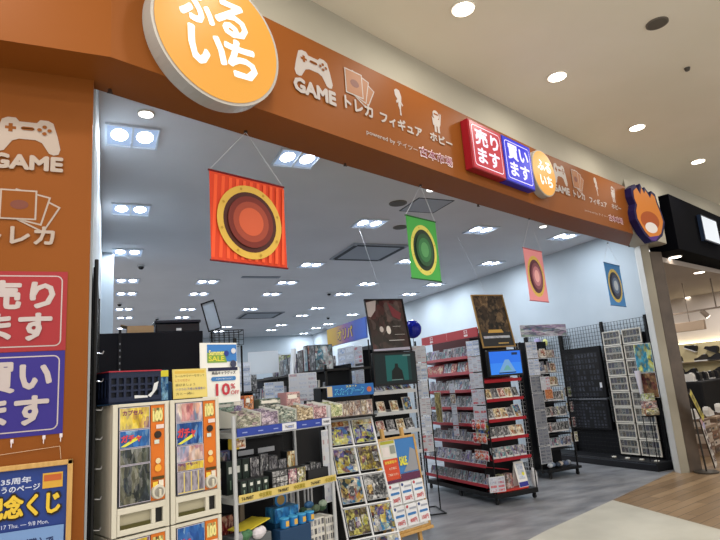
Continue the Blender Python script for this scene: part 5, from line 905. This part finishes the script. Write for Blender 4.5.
mb = MB(); mb.box(.53, 1.65, -.14, .14, 0, .2, m('#c47a34', .5), .005); solo(mb, 'orange_platform', 'orange wooden platform carrying some of the stacked shoe boxes', 'platform', (8.75, 6.35, .001), R(20))
# leaning sign stand by the pillar
t = thing('sign_stand', 'slanted sign stand with a yellow top sign and white text sign by the pillar', 'sign stand', (7.40, 5.40, 0), R(18)); mb = MB(); mb.tube((0, 0, 0), (0, 0, .018), .15, m('#3a352f', .4), 24); mb.build('base_plate', t)
mb = MB(); mb.tube((0, 0, .018), (0, .03, .98), .012, m('#2a2622', .4), 8); mb.build('pole', t)
def slanted(nm, x0, z0, x1, z1, w_, col, txt=None, tc='#8a2a2a'):
    L = math.hypot(x1 - x0, z1 - z0); a = math.atan2(x1 - x0, z1 - z0); mb = MB(); mb.M = Matrix.Translation((x0, -.03, z0)) @ Matrix.Rotation(a, 4, 'Y'); mb.box(-w_ / 2, w_ / 2, 0, .015, 0, L, m('#2c241c', .4)); mb.lay = -.001; mb.rect(-w_ / 2 + .008, w_ / 2 - .008, .008, L - .008, m(col, .5))
    if txt:
        n = len(txt)
        for i, ch in enumerate(txt): h = L * .8 / n; z = L * .9 - h * (i + 1); mb.text(ch, -w_ * .28, w_ * .28, z + h * .12, z + h * .88, m(tc, .5), .03)
    return mb.build(nm, t)
slanted('yellow_sign', .19, .68, -.15, 1.08, .11, '#b8ac4a', '営業中', '#6a6230'); slanted('white_sign', .33, .03, .1, .62, .11, '#cfcbc6', '靴専門店', '#5a4444')
slanted('small_card', .11, .6, .06, .7, .085, '#b08a8c'); slanted('lilac_card', .16, .55, .12, .64, .09, '#a8a4cc')
# ================================================================== WORLD, CAMERA, OUTPUT
wd = bpy.data.worlds.new('mall_air'); S.world = wd; wd.use_nodes = True; wb = wd.node_tree.nodes['Background']; wb.inputs[0].default_value = (1, .965, .92, 1); wb.inputs[1].default_value = 1.2
cam = bpy.data.cameras.new('camera'); co = bpy.data.objects.new('camera', cam); COL.objects.link(co); S.camera = co
cam.sensor_width = 36; cam.lens = 36 * F / 720; cam.clip_start = .05; cam.clip_end = 100
rx, uy, fz_ = c2w(V((1, 0, 0))), c2w(V((0, -1, 0))), c2w(V((0, 0, -1)))
co.matrix_world = Matrix(((rx.x, uy.x, fz_.x, 0), (rx.y, uy.y, fz_.y, 0), (rx.z, uy.z, fz_.z, EYE), (0, 0, 0, 1)))
vs_ = S.view_settings; S.display_settings.display_device = 'sRGB'; vs_.view_transform = 'Standard'; vs_.look = 'None'; vs_.gamma = 1; vs_.use_curve_mapping = False; vs_.exposure = 0.0
